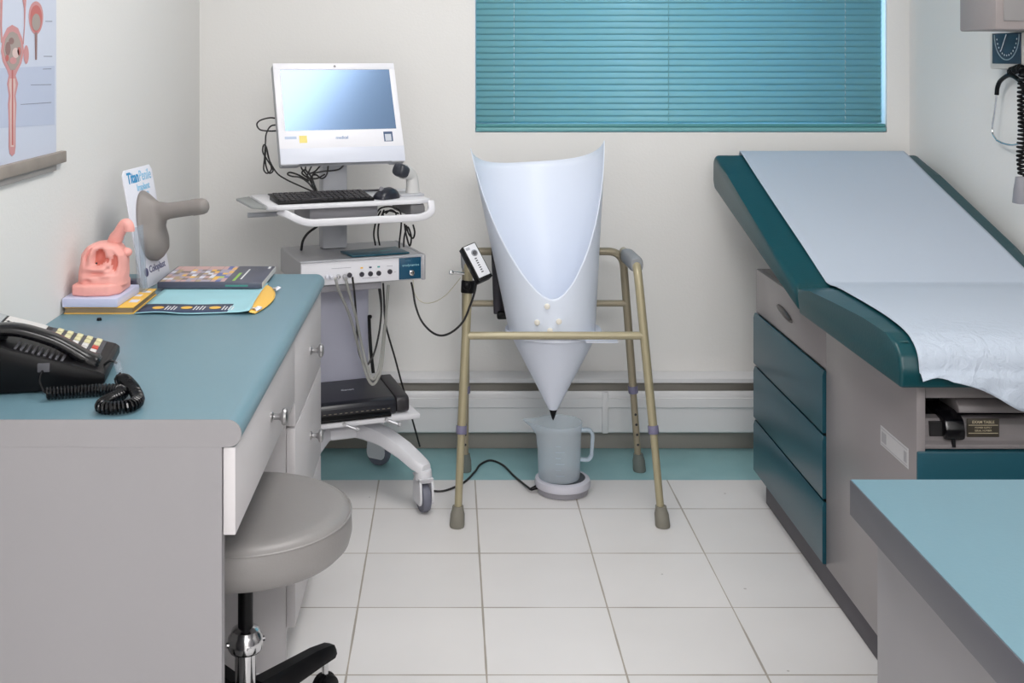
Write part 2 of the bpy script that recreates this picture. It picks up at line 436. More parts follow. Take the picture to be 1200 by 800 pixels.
for z0, z1, kz in ((.537, .7295, .633), (.306, .533, .427), (.098, .302, .21)):
    f = MB().box((-.357, 2.502, z0), (-.337, DY1, z1), .002).build('drawer', drawer_m, t); knob(2.775, kz, f)
    # --- box body behind each front
    mb = MB(); mb.box((-.8, 2.53, z0+.015), (-.3575, DY1-.03, z0+.021)); mb.box((-.8, 2.53, z0+.015), (-.79, DY1-.03, z1-.03)); mb.build('drawer_box', lam_m, f)

# ------------------------------------------------------------------ near counter, right
t = thing('counter_top', 'blue counter top with dark grey edge in the near right corner', 'worktop', (1.06, 1.0, .727))
CXL, CYF, CZ = .54, 1.548, .775
MB().box((CXL+.0015, .35, CZ-.03), (XR-.001, CYF-.0015, CZ)).build('top_surface', top_m, t)
mb = MB(); mb.box((CXL, .35, CZ-.048), (CXL+.02, CYF, CZ-.0008), .0015); mb.box((CXL+.02, CYF-.02, CZ-.048), (XR-.001, CYF, CZ-.0008), .0015)
mb.build('edge_band', edge_m, t)
t = thing('base_cabinet', 'grey laminate base cabinet under the near right counter top', 'cabinet', (1.06, 1.0, 0))
MB().box((CXL+.026, .36, 0), (XR-.001, CYF-.03, CZ-.0482), .002).build('carcass', lam_m, t)

# ------------------------------------------------------------------ stool
SX, SY, SZ = -.392, 2.2, .484
t = thing('swivel_stool', 'round grey vinyl swivel stool pushed under the left desk', 'stool', (SX, SY, 0))
R = .203
MB().lathe([(.02, -.004), (.16, -.002), (R-.02, -.002), (R-.006, -.008), (R, -.018), (R+.001, -.05), (R-.004, -.07), (R-.016, -.082), (.05, -.083)], (SX, SY, SZ), seg=64).build('seat', vinyl_m, t)
mb = MB(); mb.tube([(SX+(R-.001)*cos(a), SY+(R-.001)*sin(a), SZ-.0135) for a in [2*pi*k/64 for k in range(64)]], .0025, 6, closed=True); mb.build('piping', vinyl_m, t)
MB().cyl((SX, SY, .39), (SX, SY, .402), .06, seg=32).build('seat_plate', black_m, t)
MB().cyl((SX, SY, .23), (SX, SY, .39), .0145).build('piston', black_m, t)
mb = MB().lathe([(.02, 0), (.02, .11), (.03, .115), (.033, .12), (.033, .14), (.028, .147), (.026, .155), (.018, .16)], (SX, SY, .092), seg=28)
for a in range(4): mb.cyl((SX+.03*cos(a*1.57+.4), SY+.03*sin(a*1.57+.4), .222), (SX+.037*cos(a*1.57+.4), SY+.037*sin(a*1.57+.4), .222), .005, seg=8)
mb.build('height_collar', chrome_m, t)
MB().cyl((SX, SY, .075), (SX, SY, .125), .045, .034, bev=.006).build('hub', black_m, t)
for k in range(5):
    a = radians(56+72*k); d = Vector((cos(a), sin(a), 0)); n = Vector((-d.y, d.x, 0)); c = Vector((SX, SY, 0))
    rings = []
    for s_, zt, zb, wd in ((.03, .135, .085, .026), (.12, .128, .088, .024), (.2, .122, .088, .022), (.245, .114, .086, .02), (.258, .108, .088, .014)):
        p = c+d*s_
        rings.append([p+n*(wd*x)+Vector((0, 0, z)) for x, z in ((-1, zb+.004), (-.85, zt-.008), (-.5, zt), (.5, zt), (.85, zt-.008), (1, zb+.004), (.6, zb), (-.6, zb))])
    l = MB().loft(rings).build('leg', black_m, t)
    p = c+d*.235
    MB().cyl(p+Vector((0, 0, .05)), p+Vector((0, 0, .088)), .007).build('caster_stem', chrome_m, l)
    MB().cyl(p+n*.018+Vector((0, 0, .0275)), p-n*.018+Vector((0, 0, .0275)), .027, bev=.006).cyl(p+n*.006+Vector((0,0,.03)), p-n*.006+Vector((0,0,.03)), .029, bev=.003).build('caster', black_m, l)

# ------------------------------------------------------------------ telephone
def superell(c, a, b, ra, rb, n=20, e=3.2):
    out = []
    for k in range(n):
        t = 2*pi*k/n; x, y = cos(t), sin(t)
        out.append(Vector(c)+Vector(a)*(ra*math.copysign(abs(x)**(2/e), x))+Vector(b)*(rb*math.copysign(abs(y)**(2/e), y)))
    return out
t = thing('desk_telephone', 'black corded desk telephone on the near end of the left desk', 'telephone', (-.588, 1.955, DZ), radians(9))
PH = Matrix.Translation((-.588, 1.955, DZ)) @ Matrix.Rotation(radians(9), 4, 'Z')
# local frame: +x to the user's side, y across, z up
def slope(x): return .03+(-x)/.215*.066
mb = MB(PH).prism([(-.012, .003), (0, .014), (0, .028), (-.008, .032), (-.205, slope(-.205)), (-.215, slope(-.215)-.008), (-.218, .07), (-.19, .003)], lambda u, v, w: (u, w, v), 0, .2, .003)
for x in (-.03, -.17):
    for y in (.02, .18): mb.cyl((x, y, .0), (x, y, .004), .008, seg=10)
mb.build('body', black_m, t)
def on_top(x, y, up=0):
    n = Vector((.293, 0, .956)); return Vector((x, y, slope(x)+.0005))+n*up
sn = math.atan2(.066, .215)
RT = Matrix.Rotation(sn, 3, 'Y')
def tile(x0, x1, y0, y1, h, name, m, bev=.001, par=None):
    c = on_top((x0+x1)/2, (y0+y1)/2); d = Vector(((x1-x0)/cos(sn), y1-y0, h))
    mb = MB(PH @ Matrix.Translation(c) @ RT.to_4x4()).box(-d/2, d/2, bev)
    return mb.build(name, m, par or t)
tile(-.118, -.022, .088, .192, .003, 'keypad_plate', dgrey_m)
for i in range(5):
    for j in range(4):
        x = -.104+i*.0172; y = .101+j*.0255
        m = red_m if (i == 4 and j == 1) else cream_m if j >= 2 else keywhite_m
        k = tile(x-.0052, x+.0052, y-.0088, y+.0088, .009, 'key', m)
tile(-.128, -.196, .092, .152, .003, 'label_card', keywhite_m, 0)
tile(-.128, -.196, .158, .192, .003, 'label_card', keywhite_m, 0)
for i in range(6): tile(-.136-i*.0105, -.14-i*.0105, .15, .157, .0045, 'line_button', black_ink_m, 0)
d_ = tile(-.2, -.213, .09, .19, .004, 'display_window', M('display_grey', 'a9adb0', .3), 0)
for i in range(9): tile(-.07-i*.0095, -.0745-i*.0095, .006, .05, .004, 'grille_rib', dgrey_m, .0008)
# handset
hp = [(-.208, .094), (-.19, .1), (-.165, .1005), (-.137, .0955), (-.092, .079), (-.06, .0605), (-.036, .046), (-.014, .038)]
rings = []; ctr = catmull([(x, .047, z) for x, z in hp], 4)
for i, p in enumerate(ctr):
    f = i/(len(ctr)-1); a = ctr[max(i-1, 0)]; b = ctr[min(i+1, len(ctr)-1)]; d = (b-a).normalized(); nrm = d.cross(Vector((0, 1, 0)))*-1
    if nrm.z < 0: nrm = -nrm
    th = .0105+.005*max(0, (f-.72)/.28)**.7+.005*max(0, (.22-f)/.22)**.7
    wd = .019+.006*max(0, (abs(f-.5)-.3)/.2)
    q = 1.0
    if i == 0 or i == len(ctr)-1: q = .75
    rings.append([PH @ v for v in superell(p-nrm*(th-.0105), (0, 1, 0), nrm, wd*q, th*q, 20, 3)])
hs = MB().loft(rings).build('handset', blackg_m, t)
MB(PH).lathe([(.001, -.004), (.02, -.004), (.021, 0), (.021, .004), (.001, .005)], (-.042, .047, slope(-.042)+.001)).build('mouthpiece', black_m, hs)
MB(PH).lathe([(.001, -.004), (.02, -.004), (.021, 0), (.021, .006), (.001, .007)], (-.188, .047, slope(-.188)+.002)).build('earpiece', black_m, hs)
pa = PH @ Vector((-.008, .047, .032)); pb = Vector((-.582, 2.005, DZ+.034)); pc = Vector((-.571, 1.985, DZ+.022))
MB().tube(catmull([pa, (pa+pb)/2+Vector((0, 0, .006)), pb]), .0022, 8).build('handset_wire', black_m, t)
MB().cyl(pb, pc, .0065, .0055, 12, .001).build('clear_plug', acrylic_m, t)
z = DZ+.0115
cp = catmull([pc, (-.562, 1.958, z+.006), (-.549, 1.938, z+.012), (-.525, 1.905, z+.006), (-.509, 1.872, z), (-.507, 1.848, z), (-.516, 1.831, z), (-.54, 1.824, z), (-.557, 1.832, z), (-.556, 1.862, z), (-.543, 1.895, z+.001), (-.552, 1.918, z), (-.58, 1.922, z), (-.62, 1.915, z), (-.655, 1.905, z), (-.668, 1.902, z)], 10)
k0 = 8
MB().tube(cp[:k0+1], .0022, 8).tube(helix(cp[k0:], .0086, 74, 9), .0025, 6).tube(catmull([cp[-1]+Vector((0,0,0)), (-.678, 1.912, DZ+.014), (-.688, 1.924, DZ+.03), PH @ Vector((-.1, .004, .044))]), .0022, 8).build('coiled_cord', blackg_m, t)
MB(PH).box((-.11, -.004, .037), (-.09, .003, .052), .001).build('wire_jack', dgrey_m, t)

# ------------------------------------------------------------------ things on the far part of the desk
tag(MB().cyl((-.757, 2.475, DZ), (-.757, 2.475, DZ+.006), .0055, .0045, 16, .001).build('rubber_plug', black_m), 'tiny black rubber plug lying on the desk in front of the yellow book', 'plug')

# aqua booklet with a curling yellow edge
t = thing('aqua_booklet', 'aqua booklet with a curled yellow edge lying under the dark catalog', 'booklet', (-.56, 2.68, DZ))
def curl(X, Y):
    return .0022+.004*max(0, 1-(Y-2.527)/.05)*max(0, sin((X+.69)*34))*.5 + .006*max(0, (X+.47)/.03)**1.5*(1 if X > -.47 else 0)
rows = []
for i in range(13):
    f = i/12; Y = 2.527+f*.325; xr = -.442-.009*f
    rows.append([(-.694+(xr+.694)*j/20, Y+.004*sin(j*.5)*(1-f), DZ+.0015+curl(-.694+(xr+.694)*j/20, Y)) for j in range(21)])
MB().sheet(rows).build('cover', aqua_m, t, solid=.0014)
rows = []
for i in range(11):
    f = i/10; Y = 2.530+f*.31; xi = -.4425-.009*f; bul = .036*sin(pi*min(1, f*.92+.08))**.8+.002
    rows.append([(xi-.001+bul*j/6, Y+.002*j/6, DZ+.0022+.006*(1-abs(j/6-.35))*sin(pi*f)+.004*(1-j/6)) for j in range(7)])
MB().sheet(rows).build('yellow_edge', yellow_m, t, solid=.0012)
for (x, y, s) in ((-.419, 2.775, .008), (-.431, 2.556, .010)):
    rings = []
    mb = MB(); rows = []
    for i in range(6):
        rows.append([(x-s+2*s*j/6+.003*sin(i*2.1+j), y-s*1.2+2.4*s*i/5, DZ+.0085+.004*sin(j*1.1)*cos(i*.9)) for j in range(7)])
    mb.sheet(rows).build('torn_flap', card_m, t, solid=.0006)
rows = []
for i in range(4):
    Y = 2.531+i*.028
    rows.append([(-.693+.2*j/16, Y+.004*sin(j*.5)*(1-i/12), DZ+.0026+curl(-.693+.2*j/16, Y)) for j in range(17)])
MB().sheet(rows).build('printed_band', navy_m, t, solid=.0004)
for i in range(3):
    x = -.655+i*.064
    mb = MB().lathe([(.0005, 0), (.013, 0), (.013, .0005), (.0005, .0005)], (x, 2.575, DZ+.0056), seg=20); mb.build('yellow_dot', yellow_m, t)
    mb = MB()
    for q in range(4): mb.box((x+.018+q*.007, 2.553, DZ+.0056), (x+.0205+q*.007, 2.593-.008*(q % 2), DZ+.0061))
    mb.build('printed_lines', white_ink_m, t)

# dark catalog
t = thing('catalog', 'thick dark catalog with a photo collage cover at the back of the desk', 'catalog', (-.58, 2.88, DZ+.005), radians(1))
zc = DZ+.0064
MB().box((-.71, 2.782, zc), (-.456, 2.994, zc+.0155), .0012).build('cover', slate_m, t)
MB().box((-.7085, 2.784, zc+.002), (-.4545, 2.9955, zc+.0135)).build('pages', M('page_edges', 'c9c8c6', .7), t)
rnd = random.Random(3); mb = MB(); pal = [M('print_pink', 'c9a3a0', .4), M('print_tan', 'b29a78', .4), M('print_brown', '7f6f68', .4), yellow_m, M('print_blue', '5566a8', .4), M('print_lilac', 'a9a0b4', .4), M('print_lime', 'b5c94a', .4), card_m]
for i in range(13):
    for j in range(9):
        x = -.706+i*.0122; y = 2.79+j*.0222
        q = rnd.choice([0, 0, 0, 1, 2, 5, 5, 5, 1, 7, 2, 3]) if i < 10 else rnd.choice([4, 6, 3, 5, 0])
        if j > 6 and i < 11: q = 0
        mb.box((x, y, zc+.0154), (x+.0122*(1 if i % 3 else .9), y+.0222, zc+.0158), mi=q)
mb.build('cover_picture', pal, t)
MB().box((-.532, 2.8, zc+.0154), (-.525, 2.9, zc+.0158)).build('green_title', M('lime_ink', '8fc24a', .4), t)
MB().box((-.516, 2.82, zc+.0154), (-.512, 2.95, zc+.0158)).build('white_title', white_ink_m, t)
MB().box((-.47, 2.96, zc+.0154), (-.464, 2.985, zc+.0158)).build('white_logo', white_ink_m, t)
MB().box((-.545, 2.7812, zc+.005), (-.49, 2.783, zc+.009)).build('spine_title', M('spine_green', '3f8a80', .5), t)

# yellow book
t = thing('yellow_book', 'worn yellow book lying under the pink anatomy model', 'book', (-.78, 2.64, DZ))
MB().box((XL+.006, 2.537, DZ), (-.7, 2.738, DZ+.002)).box((XL+.006, 2.537, DZ+.013), (-.7, 2.738, DZ+.0155), .0005).build('cover', yellow_m, t)
MB().box((XL+.008, 2.539, DZ+.0021), (-.7025, 2.736, DZ+.013)).build('pages', M('brown_pages', '8d7b62', .7), t)
mb = MB()
for (x, y, a, b) in ((-.715, 2.60, .02, .03), (-.722, 2.66, .016, .02), (-.714, 2.7, .02, .018)): mb.box((x-a/2, y-b/2, DZ+.0154), (x+a/2, y+b/2, DZ+.0158))
mb.build('cover_print', card_m, t)

# pink anatomy model on its plinth
t = thing('anatomy_model', 'pink cutaway organ model on a lavender plinth beside the wall', 'model', (-.79, 2.6, DZ+.0158))
zb = DZ+.016
MB().prism([(XL+.004, 2.53), (-.734, 2.53), (-.727, 2.685), (XL+.004, 2.685)], lambda u, v, w: (u, v, w), zb, zb+.02, .002).build('plinth', plinth_m, t)
zb += .02
MB().prism([(-.843, 2.553), (-.812, 2.543), (-.757, 2.548), (-.738, 2.575), (-.738, 2.655), (-.76, 2.668), (-.843, 2.668)], lambda u, v, w: (u, v, w), zb, zb+.026, .006, 3).build('foot', pink_m, t)
def body_ring(f):
    # f 0..1 up the body: centre x, half width, half depth
    cx = -.786+.004*f; hw = .054-.004*f-.018*max(0, f-.72)/.28; hd = .05-.008*f
    if f > .9: hw *= 1-.35*((f-.9)/.1)**2; hd *= 1-.3*((f-.9)/.1)**2
    return cx, hw, hd
def cavity(x, zf):
    """how deep the front is cut at height fraction zf and side position x (-1..1)"""
    g = lambda cx, cz, sx, sz: math.exp(-((x-cx)/sx)**2-((zf-cz)/sz)**2)
    d = -.02*min(1, 1.6*g(-.02, .70, .2, .17)) - .014*min(1, 1.5*g(.62, .55, .11, .2)) - .012*g(.33, .62, .09, .06) - .01*g(.36, .42, .09, .05)
    d += .012*g(-.5, .17, .34, .12) - .01*g(-.45, .13, .17, .06) + .007*g(-.75, .7, .1, .3) - .005*g(-.6, .72, .05, .25) + .006*g(-.42, .75, .07, .2)
    d += .008*g(-.1, .42, .5, .05) - .008*g(-.02, .3, .5, .035) + .005*g(.3, .27, .14, .06)
    return d
rings = []; NZ, NA = 46, 96
for i in range(NZ+1):
    f = i/NZ; cx, hw, hd = body_ring(f); ring = []
    for k in range(NA):
        a = 2*pi*k/NA; s_, c_ = sin(a), cos(a)
        e = 2/2.7
        x = math.copysign(abs(s_)**e, s_); y = -math.copysign(abs(c_)**e, c_)
        d = cavity(x, f) if y < 0 else 0
        fr = max(0, -y)
        wob = .002*noise.noise((x*3, y*3, f*5))
        ring.append((cx+x*(hw+wob), 2.606+y*(hd+wob)-d*fr, zb+.02+.092*f))
    rings.append(ring)
mb = MB().loft(rings)
for fc in mb.bm.faces:
    c = fc.calc_center_median(); f = (c.z-zb-.02)/.092; cx, hw, hd = body_ring(max(0, min(1, f)))
    x = (c.x-cx)/hw
    if c.y < 2.606 and cavity(x, f) < -.0075 and f > .33: fc.material_index = 1
mb.build('organ_body', [pink_m, pinkd_m], t, angle=80)
MB().tube(catmull([(-.77, 2.62, zb+.10), (-.762, 2.615, zb+.118), (-.748, 2.61, zb+.14), (-.741, 2.608, zb+.15), (-.733, 2.606, zb+.152), (-.729, 2.606, zb+.143), (-.729, 2.606, zb+.137)], 4), [.016]*6+[.0135]*10+[.0125]*9, 16).build('vessel', pink_m, t, angle=80)
MB().ball((-.737, 2.61, zb+.088), (.014, .014, .011)).build('lobe', pink_m, t, angle=80)
MB().ball((-.789, 2.5605, zb+.072), (.0022, .003, .0022), 10).build('duct_opening', black_ink_m, t)

# clear acrylic holder
t = thing('acrylic_holder', 'clear acrylic brochure holder beside the pink model', 'holder', (-.745, 2.712, DZ+.0158))
z0 = DZ+.0158
MB().box((-.778, 2.694, z0), (-.716, 2.734, z0+.003), .0005).build('base', acrylic_m, t)
MB(Matrix.Translation((-.77, 2.714, z0+.003)) @ Matrix.Rotation(radians(-3), 4, 'Y')).box((-.0013, -.019, 0), (.0013, .019, .155), .0005).build('back', acrylic_m, t)
mb = MB(Matrix.Translation((-.722, 2.714, z0+.003)) @ Matrix.Rotation(radians(-4), 4, 'Y')); mb.box((-.0015, -.019, 0), (.0015, .019, .15), .0006); mb.box((-.012, -.019, 0), (-.0015, -.0165, .15), .0005); mb.box((-.012, .0165, 0), (-.0015, .019, .15), .0005); mb.build('front', acrylic_m, t)
MB().box((-.765, 2.7, z0+.0032), (-.737, 2.729, z0+.026), .001).build('dark_insert', M('insert_ink', '3c3c52', .4), t)

# display card with grey model
b0 = Vector((-.744, 2.772, DZ+.003)); b1 = Vector((-.716, 2.934, DZ+.0055))
ex = (b1-b0).normalized()
lean = Vector((-.053, 0, .292)); ey = lean.normalized(); ey = (ey-ex*ey.dot(ex)).normalized(); en = ex.cross(ey)
t = thing('display_card', 'white display card leaning at the wall with a grey silicone model on its front', 'display', ((b0+b1)/2))
CF = plane_frame(b0, ex, ey); CW, CH = .164, .293
pts = [(0, .012), (.012, 0), (CW-.012, 0), (CW, .012), (CW, CH-.012), (CW-.012, CH), (.012, CH), (0, CH-.012)]
MB(CF).prism(pts, lambda u, v, w: (u, v, w), -.002, .002, .0006).build('board', card_m, t)
def lettering(s, size, x, y, m, bold=0, sx=1): return text(s, size, CF @ Matrix.Translation((x, y, .0024)), 'lettering', m, t, bold, .0003, sx)
lettering('Titan', .038, .05, .27, blue_ink_m, .0012, .8); lettering('Penile', .038, .118, .27, sky_ink_m, 0, .75)
lettering('Implant', .024, .098, .243, sky_ink_m, .0004); lettering('System', .018, .098, .226, sky_ink_m)
lettering('Coloplast', .024, .098, .04, M('logo_grey', '6a6a88', .5), .0004)
MB(CF).ball((.034, .038, .003), (.011, .011, .0012), 14).build('logo', M('logo_dark', '4a4a6c', .5), t)
# grey model: flared flange, rounded lower swell, straight shaft with rounded tip
rings = []; n = 40
def flange(a, sc, lx, ly):
    r = 1+.10*cos(2*(a-pi/2)); return (lx+.062*sc*r*cos(a)*(1-.12*sin(a)), ly+.078*sc*r*sin(a))
prof = [(.0025, 1.0), (.005, 1.02), (.010, .97), (.018, .84), (.026, .68), (.034, .52), (.042, .39)]
for h, sc in prof:
    f = (1-sc); ring = []
    for k in range(n):
        a = 2*pi*k/n; x, y = flange(a, sc, .082, .148+.026*f*1.2)
        low = max(0, -sin(a)); swell = .036*low**1.4*sc*(1-abs(2*h/.05-.9)) if h > .004 else 0
        ring.append(CF @ Vector((x, y-.004*low, h+max(0, swell))))
    rings.append(ring)
c0 = (.082, .174)
for h, r, dy in ((.052, .0185, 0), (.066, .0158, .002), (.09, .0152, .004), (.12, .0152, .008), (.126, .0152, .009), (.130, .0160, .0095), (.140, .0161, .011), (.155, .0157, .013), (.163, .0135, .0145), (.168, .009, .015), (.170, .002, .0152)):
    rings.append([CF @ Vector((c0[0]+1.28*r*cos(2*pi*k/n), c0[1]-.2*dy+1.28*r*sin(2*pi*k/n), h)) for k in range(n)])
MB().loft(rings).build('silicone_model', silicone_m, t, angle=80)

# ------------------------------------------------------------------ wall chart on the left wall
def wl(x, y, d):   # a frame position taken onto the left wall
    Y = -(XL+.003)*F/(CX-x); p = px(x, y, Y); p.x = XL+.003+d; return p
t = thing('anatomy_chart', 'urinary anatomy wall chart with a grey wooden bottom rail on the left wall', 'chart', (XL+.002, 2.2, 1.12))
MB().box((XL+.0005, 1.87, 1.13), (XL+.0028, 2.497, 1.95)).build('sheet', poster_m, t)
MB().box((XL+.0005, 1.86, 1.112), (XL+.014, 2.532, 1.137), .002).build('rail', wood_m, t)
MB().box((XL+.0005, 1.86, 1.098), (XL+.008, 2.485, 1.1119), .001).build('rail_backing', M('rail_grey', '9b9794', .6), t)
ink = {k: M('ink_'+k, c, .5) for k, c in (('rose', 'c98f90'), ('pale', 'd6bdb8'), ('grey', 'a39791'), ('dark', '8f6f6c'), ('red', 'c06a66'), ('line', '7c8296'), ('wash', 'bcc5db'))}
def blob(poly, m, lvl, name='printed_organ'):
    MB().loft([[wl(x, y, .0002*lvl) for x, y in poly], [wl(x, y, .0002*lvl+.0002) for x, y in poly]]).build(name, ink[m], t, flip=True)
def ell(cx, cy, a, b, n=28, egg=0): return [(cx+a*cos(2*pi*k/n)*(1-egg*sin(2*pi*k/n)), cy+b*sin(2*pi*k/n)) for k in range(n)]
blob([(0, 80), (64, 77), (64, 146), (0, 150)], 'wash', 0, 'printed_panel')
blob([(1, 60), (3, 44), (8, 33), (14, 29), (21, 33), (26, 45), (28, 60), (25, 74), (20, 84), (17, 92), (11, 92), (8, 82), (3, 72)], 'rose', 1)
blob([(4, 60), (6, 46), (11, 38), (15, 37), (20, 40), (24, 50), (25, 62), (22, 74), (17, 82), (12, 82), (7, 72)], 'grey', 2)
for (x, y, a, b, m) in ((9, 57, 3, 8, 'dark'), (18, 62, 4, 6, 'pale'), (13, 48, 3, 4, 'dark'), (15, 71, 4, 4, 'rose'), (22, 60, 2, 5, 'red'), (8, 68, 2, 4, 'red')): blob(ell(x, y, a, b), m, 3)
blob([(10, 88), (18, 88), (21, 98), (18, 112), (19, 122), (18, 145), (18, 172), (17, 180), (14, 183), (11, 180), (10, 172), (10, 145), (9, 122), (10, 112), (8, 98)], 'rose', 2, 'printed_tract')
blob([(11, 92), (17, 92), (18, 100), (16, 112), (17, 122), (16, 172), (12, 172), (11, 122), (12, 112), (10, 100)], 'pale', 3, 'printed_tract')
blob([(13.4, 82), (14.8, 82), (15.2, 170), (13.2, 170)], 'red', 4, 'printed_tract')
blob(ell(42, 21, 8.5, 19.5, egg=.08), 'rose', 1); blob(ell(42, 22, 6.8, 16, egg=.08), 'red', 2); blob(ell(42, 26, 5, 10), 'grey', 3)
blob([(40.5, 38), (43.5, 38), (43, 70), (41, 70)], 'dark', 2, 'printed_tract')
blob(ell(30.5, 64, 3, 11), 'rose', 2)
blob([(0, -6), (3, -6), (2, 30), (3, 50), (1, 50), (0, 30)], 'rose', 2, 'printed_tract')
blob([(25, -6), (31, -6), (30, 8), (29, 30), (27.5, 52), (26.5, 52), (28, 30), (28, 10)], 'rose', 2, 'printed_tract')
for (xa, xb, ya, yb) in ((53, 61, 25, 25), (51, 61, 66, 66), (50, 60, 81, 80.5), (36, 60, 99.5, 99), (24, 60, 122.5, 120)):
    blob([(xa, ya-.4), (xb, yb-.4), (xb, yb+.5), (xa, ya+.3)], 'line', 1, 'printed_line')

# ------------------------------------------------------------------ right wall
def wr(x, y, d=0):
    X = XR-d; Y = X*F/(x-CX); p = px(x, y, Y); p.x = X; return p
t = thing('wall_dispenser', 'grey box hung on the right wall above the pressure gauge', 'box', (XR-.09, 3.05, 1.413))
MB().box((1.405, 2.95, 1.413), (XR-.001, 3.16, 1.68), .006).build('body', M('box_grey', '9c9392', .5), t)
MB().box((1.425, 2.9455, 1.436), (XR-.012, 2.951, 1.66), .002).build('front_cover', M('box_front', '949191', .5), t)
t = thing('pressure_gauge', 'square blood pressure dial with navy face on the right wall', 'gauge', (XR-.02, 3.19, 1.318))
MB().box((XR-.036, 3.08, 1.309), (XR-.001, 3.279, 1.411), .006).build('case', M('case_cream', 'd8d2cc', .45), t)
MB().box((XR-.039, 3.095, 1.324), (XR-.035, 3.256, 1.409), .001).build('dial_face', M('dial_navy', '26364c', .3), t)
mb = MB()
cz_, cy_ = 1.405, 3.17
arc = [(XR-.0395, cy_+.07*cos(a), cz_-.07*sin(a)) for a in [pi*k/24 for k in range(25)]]
mb.tube(arc, .0018, 6); mb.build('dial_ring', M('dial_grey', '93a3ab', .4), t)
mb = MB()
for k in range(1, 14):
    a = pi*k/14; mb.ball((XR-.0395, cy_+.058*cos(a), cz_-.058*sin(a)), (.0008, .0026, .0026), 8)
mb.build('dial_marks', white_ink_m, t)
MB().cyl((XR-.041, cy_, cz_), (XR-.041, cy_+.03, cz_-.045), .0012, seg=6).build('needle', white_ink_m, t)
# coiled hose and bulb
hose = catmull([(XR-.03, 3.16, 1.305), wr(1198, 82, .05), wr(1197, 110, .05), wr(1198, 150, .05), wr(1196, 180, .05), wr(1198, 206, .05)], 8)
MB().tube(helix(hose, .009, 34, 9), .0034, 6).build('coiled_hose', black_m, t)
MB().loft([superell(wr(x, y, .05), (0, 1, 0), (1, 0, 0), a, .02, 16, 2.6) for x, y, a in ((1199, 207, .01), (1199, 213, .016), (1198, 222, .022), (1197, 238, .026))]).build('cuff_end', mgrey_m, t)
t = thing('stethoscope', 'black and chrome stethoscope hanging below the gauge on the right wall', 'stethoscope', (XR-.02, 3.25, 1.31))
q = lambda x, y: wr(x, y, .022)
MB().cyl(wr(1183, 82.5, .001), wr(1183, 83, .03), .003, seg=8).build('hook', black_m, t)
y0 = q(1183, 81.5)
MB().tube(catmull([y0, q(1183, 88)], 3), .0068, 10).tube(catmull([q(1168, 111), q(1169, 102), q(1173, 94), q(1183, 88), q(1193, 93), q(1198, 100), q(1201, 110)], 5), .0062, 10).build('yoke', black_m, t)
MB().tube(catmull([q(1168, 109), q(1166, 128), q(1163, 148), q(1163.5, 157), q(1168, 164)], 5), .0028, 8).tube(catmull([q(1168, 164), q(1176, 168), q(1186, 170), q(1196, 168.5), q(1206, 168)], 5), .0032, 8).tube(catmull([q(1201, 108), q(1207, 130), q(1211, 150), q(1209, 164), q(1203, 168)], 5), .0028, 8).build('binaurals', chrome_m, t)

# ------------------------------------------------------------------ walker
t = thing('walking_frame', 'beige tubular walking frame standing under the window', 'walker', (.315, 3.5, 0))
WC = .3145
def lr(sgn, dx): return (.331 if dx == .281 else WC if dx > .27 else .305)+sgn*dx
r = .0128
for sg in (-1, 1):
    foot = Vector((lr(sg, .2915), 3.283, .045)); top = Vector((lr(sg, .249), 3.372, .705))
    k = .235/.675
    mid = foot.lerp(top, .335)
    path = fillet([mid, foot.lerp(top, .985), Vector((lr(sg, .2505), 3.41, .73)), Vector((lr(sg, .2505), 3.665, .722))], .036, 8)
    MB().tube(path, r, 14).build('front_leg', tan_m, t)
    lo = MB().tube([foot-Vector((0, 0, .02)), mid+Vector((0, 0, .0)).lerp(top-foot, .02)], r*.86, 14).build('leg_extension', tan_m, t)
    d = (top-foot).normalized()
    MB().cyl(mid-d*.012, mid+d*.012, r*1.22, seg=16, bev=.002).build('leg_collar', collar_m, t)
    MB().loft([[foot+Vector((a*cos(2*pi*k/18), a*sin(2*pi*k/18), 0))+d*h for k in range(18)] for a, h in ((.020, -.045), (.0215, -.04), (.0205, -.01), (.0165, .004), (.0158, .012))]).build('foot_tip', foot_m, t)
    # grip pad
    g0 = Vector((lr(sg, .2505), 3.40, .7285)); g1 = Vector((lr(sg, .2505), 3.6, .7235))
    gp = []
    for f in (0, .04, .12, .5, .88, .96, 1):
        s_ = .8 if f in (0, 1) else .95 if f in (.04, .96) else 1
        gp.append(superell(g0.lerp(g1, f)+Vector((0, 0, -.003)), (1, 0, 0), (0, 0, 1), .0205*s_, .0225*s_, 20, 3))
    MB().loft(gp).build('hand_grip', grip_m, t)
    # rear leg lower part
    rf = Vector((lr(sg, .281), 3.715, .045)); rt = Vector((lr(sg, .2525), 3.692, .69)); rm = rf.lerp(rt, .345)
    d = (rt-rf).normalized()
    mb = MB().tube([rf-Vector((0, 0, .02)), rm+d*.02], r*.86, 14)
    mb.build('leg_extension', tan_d_m, t)
    for q in range(4):
        p = rf+d*(.045+q*.033); MB().cyl(p+Vector((0, -r*.8, 0)), p+Vector((0, -r*.93, 0)), .0042, seg=10).build('adjust_hole', black_ink_m, t)
    MB().cyl(rm-d*.012, rm+d*.012, r*1.22, seg=16, bev=.002).build('leg_collar', collar_m, t)
    MB().loft([[rf+Vector((a*cos(2*pi*k/18), a*sin(2*pi*k/18), 0))+d*h for k in range(18)] for a, h in ((.0195, -.045), (.021, -.04), (.020, -.01), (.0165, .004), (.0158, .012))]).build('foot_tip', M('worn_rubber_tip', '6f7570', .7), t)
rl = lambda sg: (Vector((lr(sg, .281), 3.715, .045)).lerp(Vector((lr(sg, .2525), 3.692, .69)), .345))
MB().tube(fillet([rl(-1), (lr(-1, .2525), 3.694, .716), (lr(1, .2525), 3.694, .716), rl(1)], .05, 8), r, 14).build('rear_frame', tan_d_m, t)
